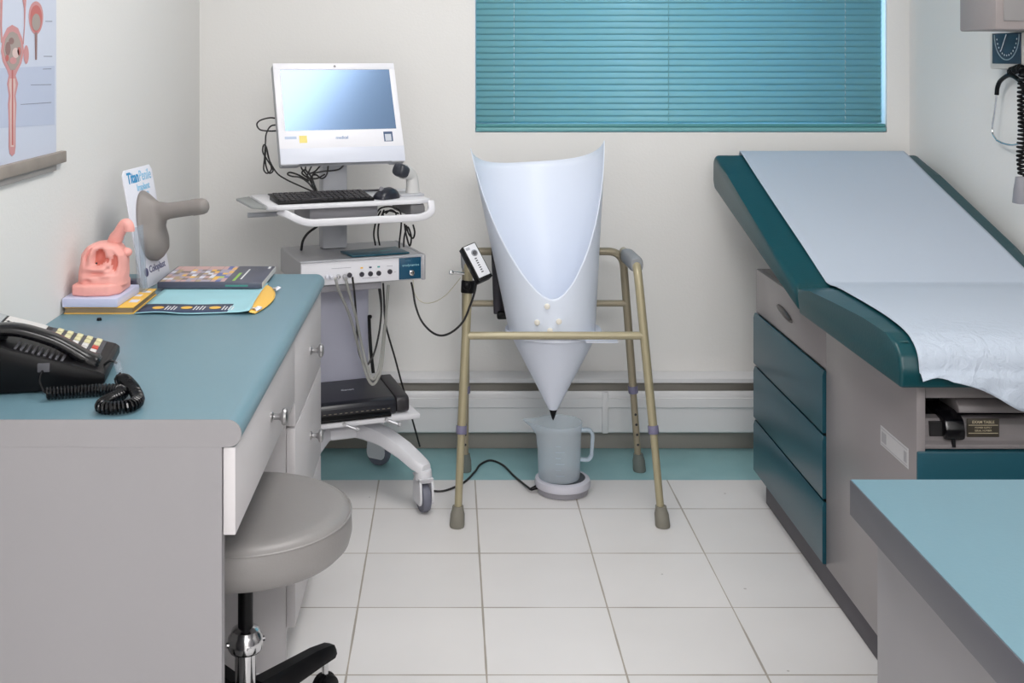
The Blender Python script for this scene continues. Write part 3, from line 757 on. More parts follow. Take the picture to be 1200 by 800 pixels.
def at_z(foot, top, z): return foot.lerp(top, (z-foot.z)/(top.z-foot.z))
fb = [at_z(Vector((lr(s, .2915), 3.283, .045)), Vector((lr(s, .249), 3.372, .705)), .529) for s in (-1, 1)]
MB().tube(fb, .0115, 14).build('front_bar', tan_m, t)
rb = [at_z(Vector((lr(s, .281), 3.715, .045)), Vector((lr(s, .2525), 3.692, .69)), .548) for s in (-1, 1)]
MB().tube(rb, .0105, 14).build('rear_bar', tan_d_m, t)
for s in (-1, 1):
    p = Vector((lr(s, .2505), 3.662, .722)); MB().tube([p, Vector((lr(s, .2525), 3.692, .69))], r*.95, 12).build('joint', tan_d_m, t)
mb = MB()
for k in range(3):
    mb.loft([superell((.146+k*.022+.008*f, 3.655+.006*k, .735-.21*f), (1, 0, 0), (0, 1, 0), .014, .012, 14, 3) for f in (0, .08, .5, .92, 1)])
mb.build('folded_strap', M('charcoal_strap', '38353d', .6), t)
MB().box((.15, 3.63, .51), (.235, 3.66, .535), .006).build('strap_clip', black_m, t)

# ------------------------------------------------------------------ funnel chute standing in the walker
t = thing('collection_funnel', 'tall white plastic funnel with a raised back held in the walking frame', 'funnel', (.318, 3.49, .5))
Z0, Z1 = .497, 1.082; C0 = Vector((.313, 3.501)); C1 = Vector((.268, 3.53)); R0, R1 = .129, .208
def cone_pt(phi, z, dr=0):
    s = (z-Z0)/(Z1-Z0); c = C0.lerp(C1, s); rr = R0+(R1-R0)*s+dr
    return Vector((c.x+rr*sin(phi), c.y-rr*cos(phi), z))
rows = []; NP = 120
for k in range(NP+1):
    phi = -pi+2*pi*k/NP; a = abs(phi)/(pi/2)
    tilt = .012*sin(phi)
    if a <= 1: ztop = .632+(1.073-.632)*(((a*a+.012)**.82-.012**.82)/(1.012**.82-.012**.82))
    else: ztop = 1.003+(1.073-1.003)*(1-(a-1))**2.6
    ztop += tilt*min(1, a)
    rows.append([cone_pt(phi, Z0+(ztop-Z0)*j/22) for j in range(23)])
mb = MB().sheet(rows); bmesh.ops.remove_doubles(mb.bm, verts=mb.bm.verts[:], dist=1e-5); mb.build('chute', chute_m, t, solid=.0022, angle=60)
RC = (.316, 3.501, -.003)
MB().lathe([(.126, .505), (.1275, .514), (.140, .5145), (.1455, .5175), (.148, .514), (.147, .508), (.136, .5055), (.131, .500), (.112, .462), (.013, .27), (.0105, .27), (.108, .462)], RC, seg=56).build('bucket_cone', cone_m, t, angle=60)
MB().box((.40, 3.362, .503), (.495, 3.42, .509), .002).build('side_tab', cone_m, t)
MB().lathe([(.0005, .236), (.005, .245), (.0125, .27), (.0125, .28), (.0005, .28)], RC, seg=24).build('spout_tip', black_m, t)
for xx, yy in ((641, 358), (630, 378), (654.5, 376), (644.5, 387)):
    z = H-(yy-CY)*3.371/F; phi = math.asin(((xx-CX)*3.371/F-C0.lerp(C1, (z-Z0)/(Z1-Z0)).x)/(R0+(R1-R0)*(z-Z0)/(Z1-Z0)))
    p = cone_pt(phi, z); n = Vector((sin(phi), -cos(phi), 0))
    MB().cyl(p, p+n*.007, .0085, seg=16, bev=.002).build('stud', stud_m, t)

# ------------------------------------------------------------------ scale and jug under the funnel
UX, UY = .349, 3.545
t = thing('weighing_sensor', 'round white weighing base with black pad on the floor under the jug', 'scale', (UX, UY, 0))
MB().lathe([(.07, .0), (.078, .002), (.08, .012), (.08, .02)], (UX, UY, 0), seg=48).build('lower_shell', M('smoke_grey', '95939a', .35), t)
MB().lathe([(.08, .018), (.0855, .021), (.0865, .03), (.084, .041), (.078, .045), (.07, .0455), (.07, .04)], (UX, UY, 0), seg=48).build('rim', M('rim_white', 'c9c8d2', .4), t)
MB().lathe([(.0005, .038), (.07, .038), (.0705, .0445), (.0005, .0445)], (UX, UY, 0), seg=48).build('pad', M('pad_black', '3a3d44', .6), t)
MB().cyl((UX-.078, UY-.015, .02), (UX-.1, UY-.018, .012), .007, .005, 12, .001).build('cable_gland', black_m, t)
pts = [(UX-.1, UY-.018, .012), (.207, 3.66, .0034), (.175, 3.76, .0034), (.135, 3.805, .0034), (.1, 3.765, .0034), (.081, 3.70, .0034), (.045, 3.61, .0034), (-.005, 3.548, .0034), (-.04, 3.535, .0034), (-.066, 3.52, .02), (-.078, 3.5, .07), (-.082, 3.485, .118)]
MB().tube(catmull(pts, 8), .0034, 8).build('sensor_lead', cable_m, t)
JX, JY, JZ = .337, 3.532, .0452
t = thing('measuring_jug', 'translucent plastic jug with handle standing on the weighing base', 'jug', (JX, JY, JZ))
def jug_ring(r, h, sp=0, dr=0):
    ring = []
    for k in range(48):
        a = 2*pi*k/48; da = math.atan2(sin(a-pi), cos(a-pi))
        e = sp*math.exp(-(da/.32)**2)
        ring.append((JX+(r+e)*cos(a), JY+(r+e)*sin(a), JZ+h+.14*e))
    return ring
rings = [jug_ring(.056, .001), jug_ring(.0625, .004), jug_ring(.0645, .02), jug_ring(.0665, .09), jug_ring(.0675, .135, .004), jug_ring(.0695, .155, .018), jug_ring(.0715, .17, .036), jug_ring(.0725, .174, .04), jug_ring(.071, .174, .038), jug_ring(.068, .155, .016), jug_ring(.0655, .135, .004), jug_ring(.0645, .09), jug_ring(.0625, .02), jug_ring(.058, .006)]
MB().loft(rings).build('vessel', jug_m, t, angle=70)
hp = fillet([(JX+.066, JY, JZ+.148), (JX+.095, JY, JZ+.15), (JX+.104, JY, JZ+.135), (JX+.1, JY, JZ+.068), (JX+.09, JY, JZ+.056), (JX+.0655, JY, JZ+.058)], .02, 6)
MB().loft([superell(p, (0, 1, 0), (hp[min(i+1, len(hp)-1)]-hp[max(i-1, 0)]).normalized().cross(Vector((0, 1, 0))), .009, .0055, 12, 3) for i, p in enumerate(hp)]).build('handle', see_through('milky_handle', 'dfeaf4', .3, .3), t, angle=70)
mb = MB()
for k in range(6):
    zz = .03+k*.018; rr = .0648+.0003*k
    mb.tube([(JX+(rr+.0022)*sin(a), JY-(rr+.0022)*cos(a), JZ+zz) for a in [-.25+.08*q for q in range(4 if k % 2 else 6)]], .0007, 5)
mb.build('graduation', see_through('mark_white', 'cdd8e4', .4), t)

# ------------------------------------------------------------------ equipment cart (u across, v back, z up)
CC = Vector((-.364, 3.62, 0)); CA = radians(20)
CT = Matrix.Translation(CC) @ Matrix.Rotation(CA, 4, 'Z')
def cw(u, v, z): return CT @ Vector((u, v, z))
def cth(name, label, cat, u, v, z): return thing(name, label, cat, cw(u, v, z), CA)
def uvw(Y=None): pass
t = cth('equipment_cart', 'white wheeled medical cart with column, keyboard tray and low shelf by the back wall', 'cart', 0, 0, 0)
MB(CT).box((-.04, -.008, .7388), (.04, .045, 1.075), .006).build('upper_column', cart_grey_m, t)
MB(CT).box((-.1, -.022, .19), (.108, .06, .648), .012, 3).build('lower_column', lav_m, t)
MB(CT).box((-.14, -.19, .640), (.10, .05, .6605), .004).build('unit_bracket', mgrey_m, t)
MB(CT).box((-.07, .01, 1.07), (.07, .05, 1.15), .006).build('screen_mount', cart_grey_m, t)
# tray
poly = [(-.262, -.245), (-.235, -.262), (.2, -.262), (.238, -.24), (.243, .02), (.22, .045), (-.235, .045), (-.262, .02)]
MB(CT).prism(poly, lambda u, v, w: (u, v, w), .901, .9145, .004).build('tray', cart_m, t)
for (u0, u1) in ((-.21, -.06), (.05, .2)):
    MB(CT).box((u0, -.012, .9142), (u1, .016, .918), .003).build('rear_slot', dgrey_m, t)
MB(CT).prism([(-.3, -.2), (-.262, -.24), (-.262, .04), (-.31, .0)], lambda u, v, w: (u, v, w), .9015, .909, .002).build('side_lip', see_through('lip_clear', 'c8cac8', .35, .2), t)
MB(CT).cyl((-.29, -.09, .868), (-.2, -.09, .868), .0075, seg=10).build('side_hook', cart_grey_m, t)
MB(CT).box((-.13, -.215, .852), (.08, 0, .9005), .006).build('tray_housing', mgrey_m, t)
MB(CT).box((.172, -.245, .858), (.222, -.05, .9005), .012).build('tray_bin', M('bin_grey', '807f82', .5), t)
hp = fillet([(-.225, -.235, .897), (-.205, -.268, .888), (-.155, -.272, .862), (.20, -.272, .862), (.236, -.262, .875), (.238, -.24, .905)], .03, 6)
rings = []
for i, p in enumerate(hp):
    d = (hp[min(i+1, len(hp)-1)]-hp[max(i-1, 0)]).normalized(); o_ = Vector((0, -1, 0)); b = d.cross(o_).normalized()
    rings.append([CT @ q for q in superell(p, o_-d*o_.dot(d), b, .008, .011, 16, 4)])
MB().loft(rings).build('front_handle', cart_m, t)
# low shelf and clips
MB(CT).box((-.205, -.235, .247), (.208, -.024, .2645), .006).build('low_shelf', cart_m, t)
for u in (-.03, .10):
    MB(CT).cyl((u, -.2355, .257), (u, -.241, .257), .006, seg=12).cyl((u+.005, -.24, .255), (u+.035, -.252, .243), .0042, seg=8).ball((u+.036, -.252, .243), .007, 10).build('shelf_clip', silver_m, t)
# base: arched legs with casters
MB(CT).loft([[CT.inverted() @ (CT @ Vector((x, y, z))) for x, y, z in ((-a, -b-.06, z), (a, -b-.06, z), (a, b, z), (-a, b, z))] for a, b, z in ((.1, .05, .17), (.105, .055, .175), (.105, .055, .20), (.095, .045, .21))]).build('base_hub', cart_m, t)
for (u, v, fr) in ((.19, -.315, 1), (-.19, -.315, 1), (.175, .10, 0), (-.175, .10, 0)):
    a = Vector((u*.25, -.05 if fr else .02, 0)); b = Vector((u, v, 0)); d = (b-a); side = Vector((-d.y, d.x, 0)).normalized()
    rings = []
    for f, zt, zbm, wd in ((0, .215, .165, .04), (.25, .214, .168, .036), (.5, .205, .162, .032), (.75, .182, .142, .03), (.92, .158, .122, .029), (1.0, .146, .118, .027), (1.04, .140, .119, .018)):
        p = a+d*f
        rings.append([CT @ (p+side*(wd*x)+Vector((0, 0, zbm+(zt-zbm)*y))) for x, y in ((-1, .15), (-.97, .7), (-.75, .95), (-.4, 1), (.4, 1), (.75, .95), (.97, .7), (1, .15), (.8, 0), (-.8, 0))])
    lg = MB().loft(rings).build('base_leg', cart_m, t)
    c = cw(u, v, 0)
    ca = radians(200 if fr else 150); dd = Vector((cos(ca), sin(ca), 0)); ax = Vector((-dd.y, dd.x, 0))
    if fr: dd = Vector((.35, -.94, 0)); ax = Vector((.94, .35, 0))
    MB().cyl(c+Vector((0, 0, .095)), c+Vector((0, 0, .125)), .026, .024, 20, .003).build('swivel', cart_m, lg)
    wc = c+Vector((0, 0, .042))
    MB().cyl(wc-ax*.013, wc+ax*.013, .042, seg=32, bev=.006).build('wheel', wheel_m, lg)
    mb = MB()
    hood = []
    for k in range(13):
        an = radians(-30+k*20) if False else radians(20+k*13)
        hood.append(None)
    for s_ in (-1, 1):
        prof = [(.034*cos(a_), .034*sin(a_)) for a_ in [2*pi*k/24 for k in range(24)]]
        prof = [(x, max(z, -.022)) for x, z in prof]
        prof = [(x, z+.006 if z < .01 else z+.03) for x, z in prof]
        mb.loft([[wc+ax*(s_*w_)+dd*x*1.0+Vector((0, 0, z)) for x, z in prof] for w_ in (.015, .02, .0215)])
    mb.loft([[wc+ax*(wx*.0215)+dd*(.045*cos(g)+(-.006))+Vector((0, 0, .045*sin(g)+.012)) for wx, g in ((-1, a1), (-1, a2), (1, a2), (1, a1))] for a1, a2 in ((.9, .9),)] + [[wc+ax*(wx*.0215)+dd*(x)+Vector((0, 0, z)) for wx, x, z in ((-1, -.04, .062), (-1, .03, .062), (1, .03, .062), (1, -.04, .062))]], cap=True)
    mb.build('fork', cart_m, lg)

# urodynamic control unit on the cart
t = cth('control_unit', 'flat white control unit with round sockets and a teal label mounted on the cart column', 'medical unit', .04, -.05, .6606)
MB(CT).box((-.155, -.196, .661), (.226, .087, .738), .006, 3).build('housing', silver_m, t)
MB(CT).box((-.152, -.2005, .664), (.224, -.1955, .7335), .003).build('front_panel', white_m, t)
MB(CT).box((.224, -.203, .660), (.236, .088, .739), .004).build('end_cap', silver_m, t)
MB(CT).box((-.156, -.206, .7335), (.226, -.19, .7395), .002).build('front_trim', cart_grey_m, t)
MB(CT).box((.150, -.2018, .666), (.221, -.2004, .7315), .0005).build('teal_label', panel_teal_m, t)
FP = lambda u, z, d=.2008: plane_frame(cw(u, -d, z), cw(1, 0, 0)-cw(0, 0, 0), (0, 0, 1))
text('urodynamics', .0105, FP(.187, .7085, .202), 'lettering', M('label_cyan', '9fd0dc', .5), t)
text('medical', .006, FP(.178, .722, .202), 'lettering', M('label_blue', '4f87a0', .5), t)
MB(CT).cyl((.190, -.2015, .685), (.190, -.208, .685), .0095, .0085, 20, .0015).build('power_button', chrome_m, t)
for u in (-.005, .033, .060, .086, .121):
    MB(CT).lathe([(.0075, -.2006), (.0075, -.2035), (.0058, -.204), (.0052, -.2015), (.0005, -.2012)], (u, 0, .690 if u < .1 else .6925), 'Y', 20).build('socket', M('socket_dark', '3c3a44', .4), t)
for u in (-.075, -.062, -.04):
    MB(CT).cyl((u, -.2006, .69), (u, -.214, .688), .0062, .005, 14, .001).build('plug', chrome_m if u > -.05 else card_m, t)
MB(CT).cyl((-.02, -.2006, .688), (-.02, -.218, .683), .0072, .006, 14, .001).build('plug', silver_m, t)
for u, m in ((.033, yellow_m), (.060, navy_m), (.086, M('mark_teal', '4aa0a0', .5))):
    MB(CT).box((u-.004, -.2012, .707), (u+.004, -.2004, .7115)).build('socket_mark', m, t)
for u, z, w_ in ((-.03, .712, .06), (.06, .677, .05), (.121, .709, .018), (.138, .69, .006)):
    MB(CT).box((u-w_/2, -.201, z), (u+w_/2, -.2004, z+.0012)).build('printed_line', M('print_grey', 'a0a0ac', .5), t)
# teal folder on the unit
t = cth('teal_folder', 'dark teal folder lying flat on top of the control unit', 'folder', .1, -.13, .739)
MB(CT).prism([(.008, -.187), (.19, -.182), (.182, -.065), (-.004, -.088)], lambda u, v, w: (u, v, w), .7398, .7445, .001).build('cover', tealdark_m, t)
MB(CT).box((.11, -.135, .7444), (.15, -.127, .7447)).build('title_strip', M('folder_aqua', '2f9aa0', .4), t)

# computer
MC = Vector((-.3417, 3.55, 1.1713)); ps, ta = radians(19.8), radians(23.2)
er = Vector((cos(ps), sin(ps), 0)); n0 = Vector((sin(ps), -cos(ps), 0)); eu = Vector((0, 0, 1))*cos(ta)-n0*sin(ta); en = er.cross(eu)
MM = plane_frame(MC, er, eu)   # third axis points out of the screen
MWD, MHT = .391, .330
t = thing('computer', 'white all-in-one touch computer tilted back on the cart column', 'computer', MC - eu*MHT/2, ps)
mb = MB(MM)
hw, hh = MWD/2, MHT/2
mb.prism([(-hw, -hh+.004), (-hw+.004, -hh), (-hw+.055, -hh), (-hw+.062, -hh+.006), (hw-.05, -hh+.006), (hw-.044, -hh), (hw-.004, -hh), (hw, -hh+.004), (hw, hh-.004), (hw-.004, hh), (-hw+.004, hh), (-hw, hh-.004)], lambda u, v, w: (u, v, w), -.035, -.004, .002)
mb.build('back_shell', cart_grey_m, t)
s0, s1, sb, st = -hw+.022, hw-.018, hh-.222, hh-.022
mb = MB(MM)
mb.box((-hw, st, -.006), (hw, hh, .0), .0015); mb.box((-hw, sb-.058, -.006), (hw, sb, .0), .0015)
mb.box((-hw, sb-.001, -.006), (s0, st+.001, .0), .001); mb.box((s1, sb-.001, -.006), (hw, st+.001, .0), .001)
mb.build('bezel', white_m, t)
MB(MM).prism([(-.006, -hh+.003), (-.006, sb-.056), (.0, sb-.056), (-.003, -hh+.003)], lambda u, v, w: (w, v, u), -hw, hw, .001).build('speaker_bar', M('bezel_shadow', 'd4d8e4', .4), t)
MB(MM).box((s0-.002, sb-.002, -.006), (s1+.002, st+.002, -.0015)).build('screen', screen_m, t)
mm = lambda x, y, d=.0006: MM @ Matrix.Translation((x, y, d))
text('medical', .013, mm(-.0, sb-.026), 'lettering', M('badge_blue', '7f9ac0', .5), t, .0002)
MB(MM).box((-hw+.062, sb-.04, .0), (-hw+.086, sb-.017, .0006)).build('yellow_sticker', M('note_yellow', 'ecdc84', .6), t)
MB(MM).box((-hw+.018, sb-.027, .0), (-hw+.054, sb-.019, .0005)).build('pale_sticker', M('sticker_blue', 'b3c2da', .6), t)
MB(MM).box((hw-.062, sb-.042, .0), (hw-.033, sb-.01, .0006)).build('navy_sticker', M('sticker_navy', '3a5276', .5), t)
MB(MM).box((hw-.058, sb-.040, .0005), (hw-.038, sb-.018, .0009)).build('sticker_field', M('sticker_pale', 'c3c8d2', .5), t)
MB(MM).cyl((.0, hh-.011, 0), (.0, hh-.011, .0006), .004, seg=16).build('webcam', mgrey_m, t)

# keyboard, mouse, scanner
t = cth('keyboard', 'black computer keyboard lying on the cart tray', 'keyboard', -.06, -.2, .9146)
KT = CT @ Matrix.Translation((-.085, -.178, .9147)) @ Matrix.Diagonal((.91, 1, 1, 1))
MB(KT).prism([(-.064, 0), (-.064, .008), (.06, .018), (.064, .014), (.064, 0)], lambda u, v, w: (w, u, v), -.158, .16, .002).build('case', black_m, t)
mb = MB(KT)
for j in range(6):
    v = -.055+j*.0195; zz = .0088+.00018*0+(v+.064)*.081
    n = 17
    for i in range(n):
        u = -.150+i*.0178
        if j == 0 and 4 <= i <= 8:
            if i == 4: mb.box((u, v, zz-.002), (u+.087, v+.015, zz+.004), .001, 1)
            continue
        mb.box((u, v, zz-.002), (u+.0152, v+.0155, zz+.004), .001, 1)
mb.build('keycaps', M('key_black', '2e2c30', .4), t)
t = cth('computer_mouse', 'black computer mouse beside the keyboard on the cart tray', 'mouse', .105, -.17, .9146)
rings = []
for i, (v, wd, ht) in enumerate(((-.05, .012, .008), (-.046, .024, .017), (-.035, .03, .026), (-.012, .032, .036), (.012, .031, .038), (.032, .027, .03), (.044, .019, .018), (.049, .008, .008))):
    rings.append([(wd*cos(pi*k/14), v, .001+ht*sin(pi*k/14)**.8) for k in range(15)]+[(wd*.9*cos(pi+pi*k/4), v, .001) for k in range(1, 4)])
KM = CT @ Matrix.Translation((.112, -.203, .9147)) @ Matrix.Rotation(radians(-62), 4, 'Z') @ Matrix.Scale(.88, 4)
MB(KM).loft(rings).build('shell', M('mouse_dark', '20222c', .28), t, angle=70)
MB(KM).cyl((-.003, -.028, .034), (.003, -.028, .034), .009, seg=16, bev=.001).build('scroll_wheel', mgrey_m, t)
t = cth('barcode_scanner', 'pale grey handheld scanner standing in its cradle on the right end of the cart tray', 'scanner', .2, -.15, .9146)
su, sv = .198, -.138
MB(CT).prism([(su-.033, sv-.04), (su+.04, sv-.045), (su+.045, sv+.05), (su-.05, sv+.05)], lambda u, v, w: (u, v, w), .9146, .921, .002).build('cradle_base', cart_grey_m, t)
path = catmull([(su+.016, sv, .92), (su+.016, sv, .945), (su+.013, sv, .97), (su+.001, sv-.006, .981), (su-.018, sv-.014, .989)], 6)
rings = []
for i, p in enumerate(path):
    f = i/(len(path)-1); d = (path[min(i+1, len(path)-1)]-path[max(i-1, 0)]).normalized(); y_ = Vector((0, 1, 0)); b = d.cross(y_).normalized()
    rings.append([CT @ q for q in superell(p, b, d.cross(b), .022-.005*sin(pi*f)+.002*f, .019, 18, 2.6)])
MB().loft(rings).build('handle', M('scanner_grey', 'c9c9c8', .4), t, angle=60)
p0 = path[-3]; d = (path[-1]-path[-3]).normalized(); b = d.cross(Vector((0, 1, 0))).normalized()
MB().loft([[CT @ q for q in superell(p0+d*h, b, d.cross(b), a, a*1.15, 20, 2.6)] for h, a in ((.002, .019), (.008, .0205), (.026, .0215), (.034, .019), (.036, .015))]).build('reading_head', M('scanner_dark', '34373f', .3), t, angle=60)

# printer on the low shelf
t = cth('portable_printer', 'black portable printer on the low shelf of the cart', 'printer', .01, -.12, .265)
z0 = .2652
mb = MB(CT).prism([(-.222, z0+.004), (-.222, z0+.034), (-.214, z0+.044), (-.2, z0+.05), (-.04, z0+.066), (-.03, z0+.06), (-.03, z0+.004)], lambda u, v, w: (w, u, v), -.16, .135, .003); mb.build('body', M('printer_black', '1b1c24', .3), t)
MB(CT).prism([(-.226, z0+.012), (-.224, z0+.046), (-.212, z0+.052), (-.03, z0+.069), (-.025, z0+.06), (-.025, z0+.006), (-.215, z0+.004)], lambda u, v, w: (w, u, v), .1355, .176, .005).build('end_section', M('printer_end', '2a282c', .4), t)
MB(CT).prism([(-.238, z0+.001), (-.238, z0+.007), (-.222, z0+.014), (-.2, z0+.002)], lambda u, v, w: (w, u, v), -.15, .115, .001).build('output_tray', black_m, t)
mb = MB(CT)
for k in range(16): mb.box((-.14+k*.0165, -.2228, z0+.0195), (-.132+k*.0165, -.2219, z0+.0212))
mb.build('slot_marks', M('slot_gold', '8a8272', .4), t)
MB(CT).box((-.15, -.2226, z0+.009), (.12, -.2215, z0+.0165)).build('paper_slot', dark_m, t)
nl = Vector((0, -.0995, .995))
text('Canon', .014, plane_frame(cw(.01, -.12, z0+.0583), cw(1, 0, 0)-cw(0, 0, 0), (cw(0, 1, .1)-cw(0, 0, 0))), 'lettering', M('print_pale', 'b4b6be', .4), t, 0, .0006, 1.1)

# cables
def cable(name, label, pts, r=.0028, m=cable_m, n=8, cat='cable'):
    mb = MB()
    for P in pts: mb.tube(catmull(P, n), r, 8)
    return tag(mb.build(name, m), label, cat)
P = px
cable('bundled_cable', 'looped black cable bundle hanging from the left side of the computer',
      [[P(326, 139, 3.53), P(316, 138, 3.5), P(305, 141, 3.49), P(301, 146, 3.49), P(305, 152, 3.49), P(316, 153.5, 3.5), P(326, 153, 3.53)],
       [P(326, 146, 3.53), P(317, 148, 3.51), P(312, 157, 3.5), P(311, 168, 3.5), P(310, 185, 3.5), P(309, 198, 3.5), P(313, 203, 3.5), P(318, 198, 3.5), P(315, 185, 3.5), P(312, 172, 3.5), P(309, 170, 3.5), P(308, 178, 3.5), P(313, 187, 3.5), P(320, 199, 3.5), P(315, 202.5, 3.5), P(311, 190, 3.5), P(312, 172, 3.495), P(315, 186, 3.495), P(324, 202, 3.5), P(335, 210, 3.52), P(352, 218, 3.53), P(366, 224, 3.53), P(374, 226, 3.54)]], .0024)
cable('tangled_cables', 'tangle of thin black cables hanging behind the computer above the keyboard',
      [[P(354, 188, 3.57), P(353, 196, 3.5), P(358, 203, 3.5), P(363, 210, 3.5), P(368, 222, 3.5), P(371, 228.5, 3.515)],
       [P(361, 188, 3.57), P(358, 198, 3.5), P(364, 206, 3.5), P(368, 216, 3.5), P(373, 228.5, 3.52)],
       [P(368, 189, 3.57), P(362, 201, 3.49), P(360, 208, 3.49), P(366, 212, 3.49), P(370, 222, 3.49), P(373, 228.5, 3.51)],
       [P(405, 191, 3.57), P(398, 198, 3.5), P(388, 200, 3.5), P(377, 201, 3.5), P(366, 206, 3.49), P(372, 226, 3.5)],
       [P(385, 189, 3.57), P(383, 204, 3.5), P(377, 209, 3.5), P(371, 205, 3.5), P(366, 205, 3.5)],
       [P(362, 212, 3.5), P(350, 205, 3.49), P(340, 202, 3.49), P(337, 204, 3.49), P(342, 206.5, 3.49), P(352, 208, 3.49), P(361, 214, 3.49), P(369, 224, 3.49)],
       [P(376, 193, 3.52), P(370, 200, 3.5), P(363, 203, 3.49), P(357, 199, 3.49), P(354, 203, 3.49), P(361, 208, 3.49), P(371, 209, 3.5), P(381, 204, 3.5)]], .0026)
cable('coiled_cables', 'bunch of black cables looped under the right side of the cart tray',
      [[P(441, 250, 3.53), P(446, 244, 3.5), P(456, 242, 3.5), P(466, 245, 3.5), P(470, 252, 3.5), P(470, 266, 3.52), P(468, 284, 3.55), P(468, 290, 3.56)],
       [P(446, 247, 3.5), P(441, 258, 3.52), P(438, 274, 3.54), P(440, 287, 3.57)], [P(450, 246, 3.5), P(444, 262, 3.52), P(443, 276, 3.54), P(445, 287, 3.57)],
       [P(452, 250, 3.5), P(458, 246, 3.49), P(464, 250, 3.49), P(462, 258, 3.49), P(452, 256, 3.49), P(449, 250, 3.49), P(456, 247, 3.48), P(467, 250, 3.5)],
       [P(474, 262, 3.52), P(476, 275, 3.52), P(480, 288, 3.53), P(482, 278, 3.53), P(478, 266, 3.52), P(474, 276, 3.52), P(473, 289, 3.535)],
       [P(484, 263, 3.52), P(486, 272, 3.52), P(484, 279, 3.53), P(479, 274, 3.53), P(476, 264, 3.52)]], .0027)
cable('power_cable', 'thick black cable curving behind the column between tray and control unit', [[P(372, 265, 3.58), P(361, 273, 3.57), P(355, 282, 3.57), P(353, 293, 3.58)]], .004)
t1 = [P(413, 325, 3.37), P(415.5, 345, 3.40), P(418, 380, 3.50), P(420, 410, 3.53), P(427, 427, 3.53), P(431, 427, 3.51), P(439, 412, 3.52), P(445, 385, 3.53), P(447, 360, 3.54), P(446, 342, 3.55), P(444, 334, 3.55)]
cable('lead_cable', 'black lead hanging in a loop from the control unit sockets', [t1], .0032)
cable('hanging_cables', 'two thin black cables hanging below the control unit to the floor behind the printer', [[P(449, 332, 3.56), P(450, 350, 3.58), P(452, 380, 3.62), P(463, 420, 3.68), P(470, 446, 3.72), P(480, 480, 3.75), P(492, 523, 3.79)], [P(443, 332, 3.57), P(446, 352, 3.57), P(447, 366, 3.58)]], .003)
tag(MB().tube(catmull([P(432.5, 371, 3.55), P(433.5, 395, 3.54), P(435, 415, 3.53), P(437.5, 437, 3.52)], 6), .0052, 10).tube(catmull([P(432, 371, 3.55), P(434.5, 371, 3.545)], 3), .006, 8).build('power_lead', black_m), 'stiff black power lead running down beside the column onto the printer', 'cable')
cable('clear_tubing', 'clear plastic tubing looping from the control unit down onto the printer', [[P(393, 326, 3.33), P(397, 340, 3.36), P(406, 360, 3.42), P(413, 380, 3.46), P(421, 410, 3.49), P(430, 440, 3.46), P(436, 450, 3.45), P(442, 445, 3.46), P(447, 430, 3.49), P(450, 400, 3.54), P(453, 360, 3.56), P(455, 334, 3.56)], [P(405, 327, 3.35), P(410, 345, 3.38), P(418, 375, 3.44), P(424, 405, 3.48), P(432, 436, 3.46), P(437, 444, 3.46), P(443, 436, 3.47), P(447, 415, 3.52), P(451, 380, 3.55)]], .0045, clear_tube_m)

# controller clamped to the walker
t = thing('hand_controller', 'small black controller with white front panel clamped to the walking frame', 'controller', P(548, 326, 3.35))
GX = Matrix.Translation(P(557.5, 308.5, 3.328)) @ Matrix.Rotation(radians(20), 4, 'Z') @ Matrix.Rotation(radians(23), 4, 'Y').inverted().inverted() @ Matrix.Rotation(radians(8), 4, 'X')
# the box leans to the right as it goes down
GX = Matrix.Translation(P(557.5, 308.5, 3.312)) @ Matrix.Rotation(radians(27), 4, 'Z') @ Matrix.Rotation(radians(-17), 4, 'Y') @ Matrix.Rotation(radians(-30), 4, 'X')
MB(GX).box((-.023, -.016, -.056), (.023, .016, .056), .003).build('housing', black_m, t)
MB(GX).box((-.0185, -.0175, -.046), (.0195, -.0155, .053), .0008).build('front_plate', M('plate_white', 'd4d6dc', .4), t)
MB(GX).cyl((.004, -.0172, .026), (.004, -.0185, .026), .010, seg=20).build('dial', M('dial_mid', '8d9098', .4), t)
MB(GX).cyl((.004, -.0183, .026), (.004, -.022, .026), .006, seg=16).build('knob', dgrey_m, t)
mb = MB(GX)
for k in range(7): mb.box((-.004, -.018, -.034+k*.007), (.003, -.0172, -.0305+k*.007))
mb.build('indicator_lights', dgrey_m, t)
MB(GX).box((-.015, -.018, .04), (-.003, -.0172, .048)).build('logo_patch', M('patch_grey', 'a9acb4', .4), t)
lf, lt = Vector((lr(-1, .2915), 3.283, .045)), Vector((lr(-1, .249), 3.372, .705)); ld = (lt-lf).normalized(); lc = at_z(lf, lt, .668)
l1 = ld.orthogonal().normalized(); l2 = ld.cross(l1)
ringc = lambda h, a: [lc+ld*h+(l1*cos(2*pi*k/20)+l2*sin(2*pi*k/20))*a for k in range(20)]
MB().loft([ringc(-.018, .0162), ringc(-.018, .0195), ringc(-.015, .021), ringc(.015, .021), ringc(.018, .0195), ringc(.018, .0162)], closed=True).build('clamp', black_m, t)
MB().ball(lc+Vector((-.004, -.025, .008)), (.012, .006, .013), 12).build('clamp_block', black_m, t)
MB().cyl(P(544, 320.5, 3.335), P(528, 319, 3.325), .0042, seg=12).cyl(P(531, 319.3, 3.327), P(527, 319, 3.324), .0062, seg=12, bev=.001).build('clamp_screw', chrome_m, t)
cable('controller_cable', 'black cable sagging between the control unit and the hand controller',
      [[P(482, 331, 3.52), P(484, 340, 3.5), P(487, 358, 3.46), P(494, 376, 3.42), P(506, 389, 3.38), P(518, 393, 3.34), P(531, 388, 3.325), P(543, 376, 3.32), P(551, 358, 3.32), P(556, 343, 3.32), P(558.5, 330, 3.322)]], .0032)
MB
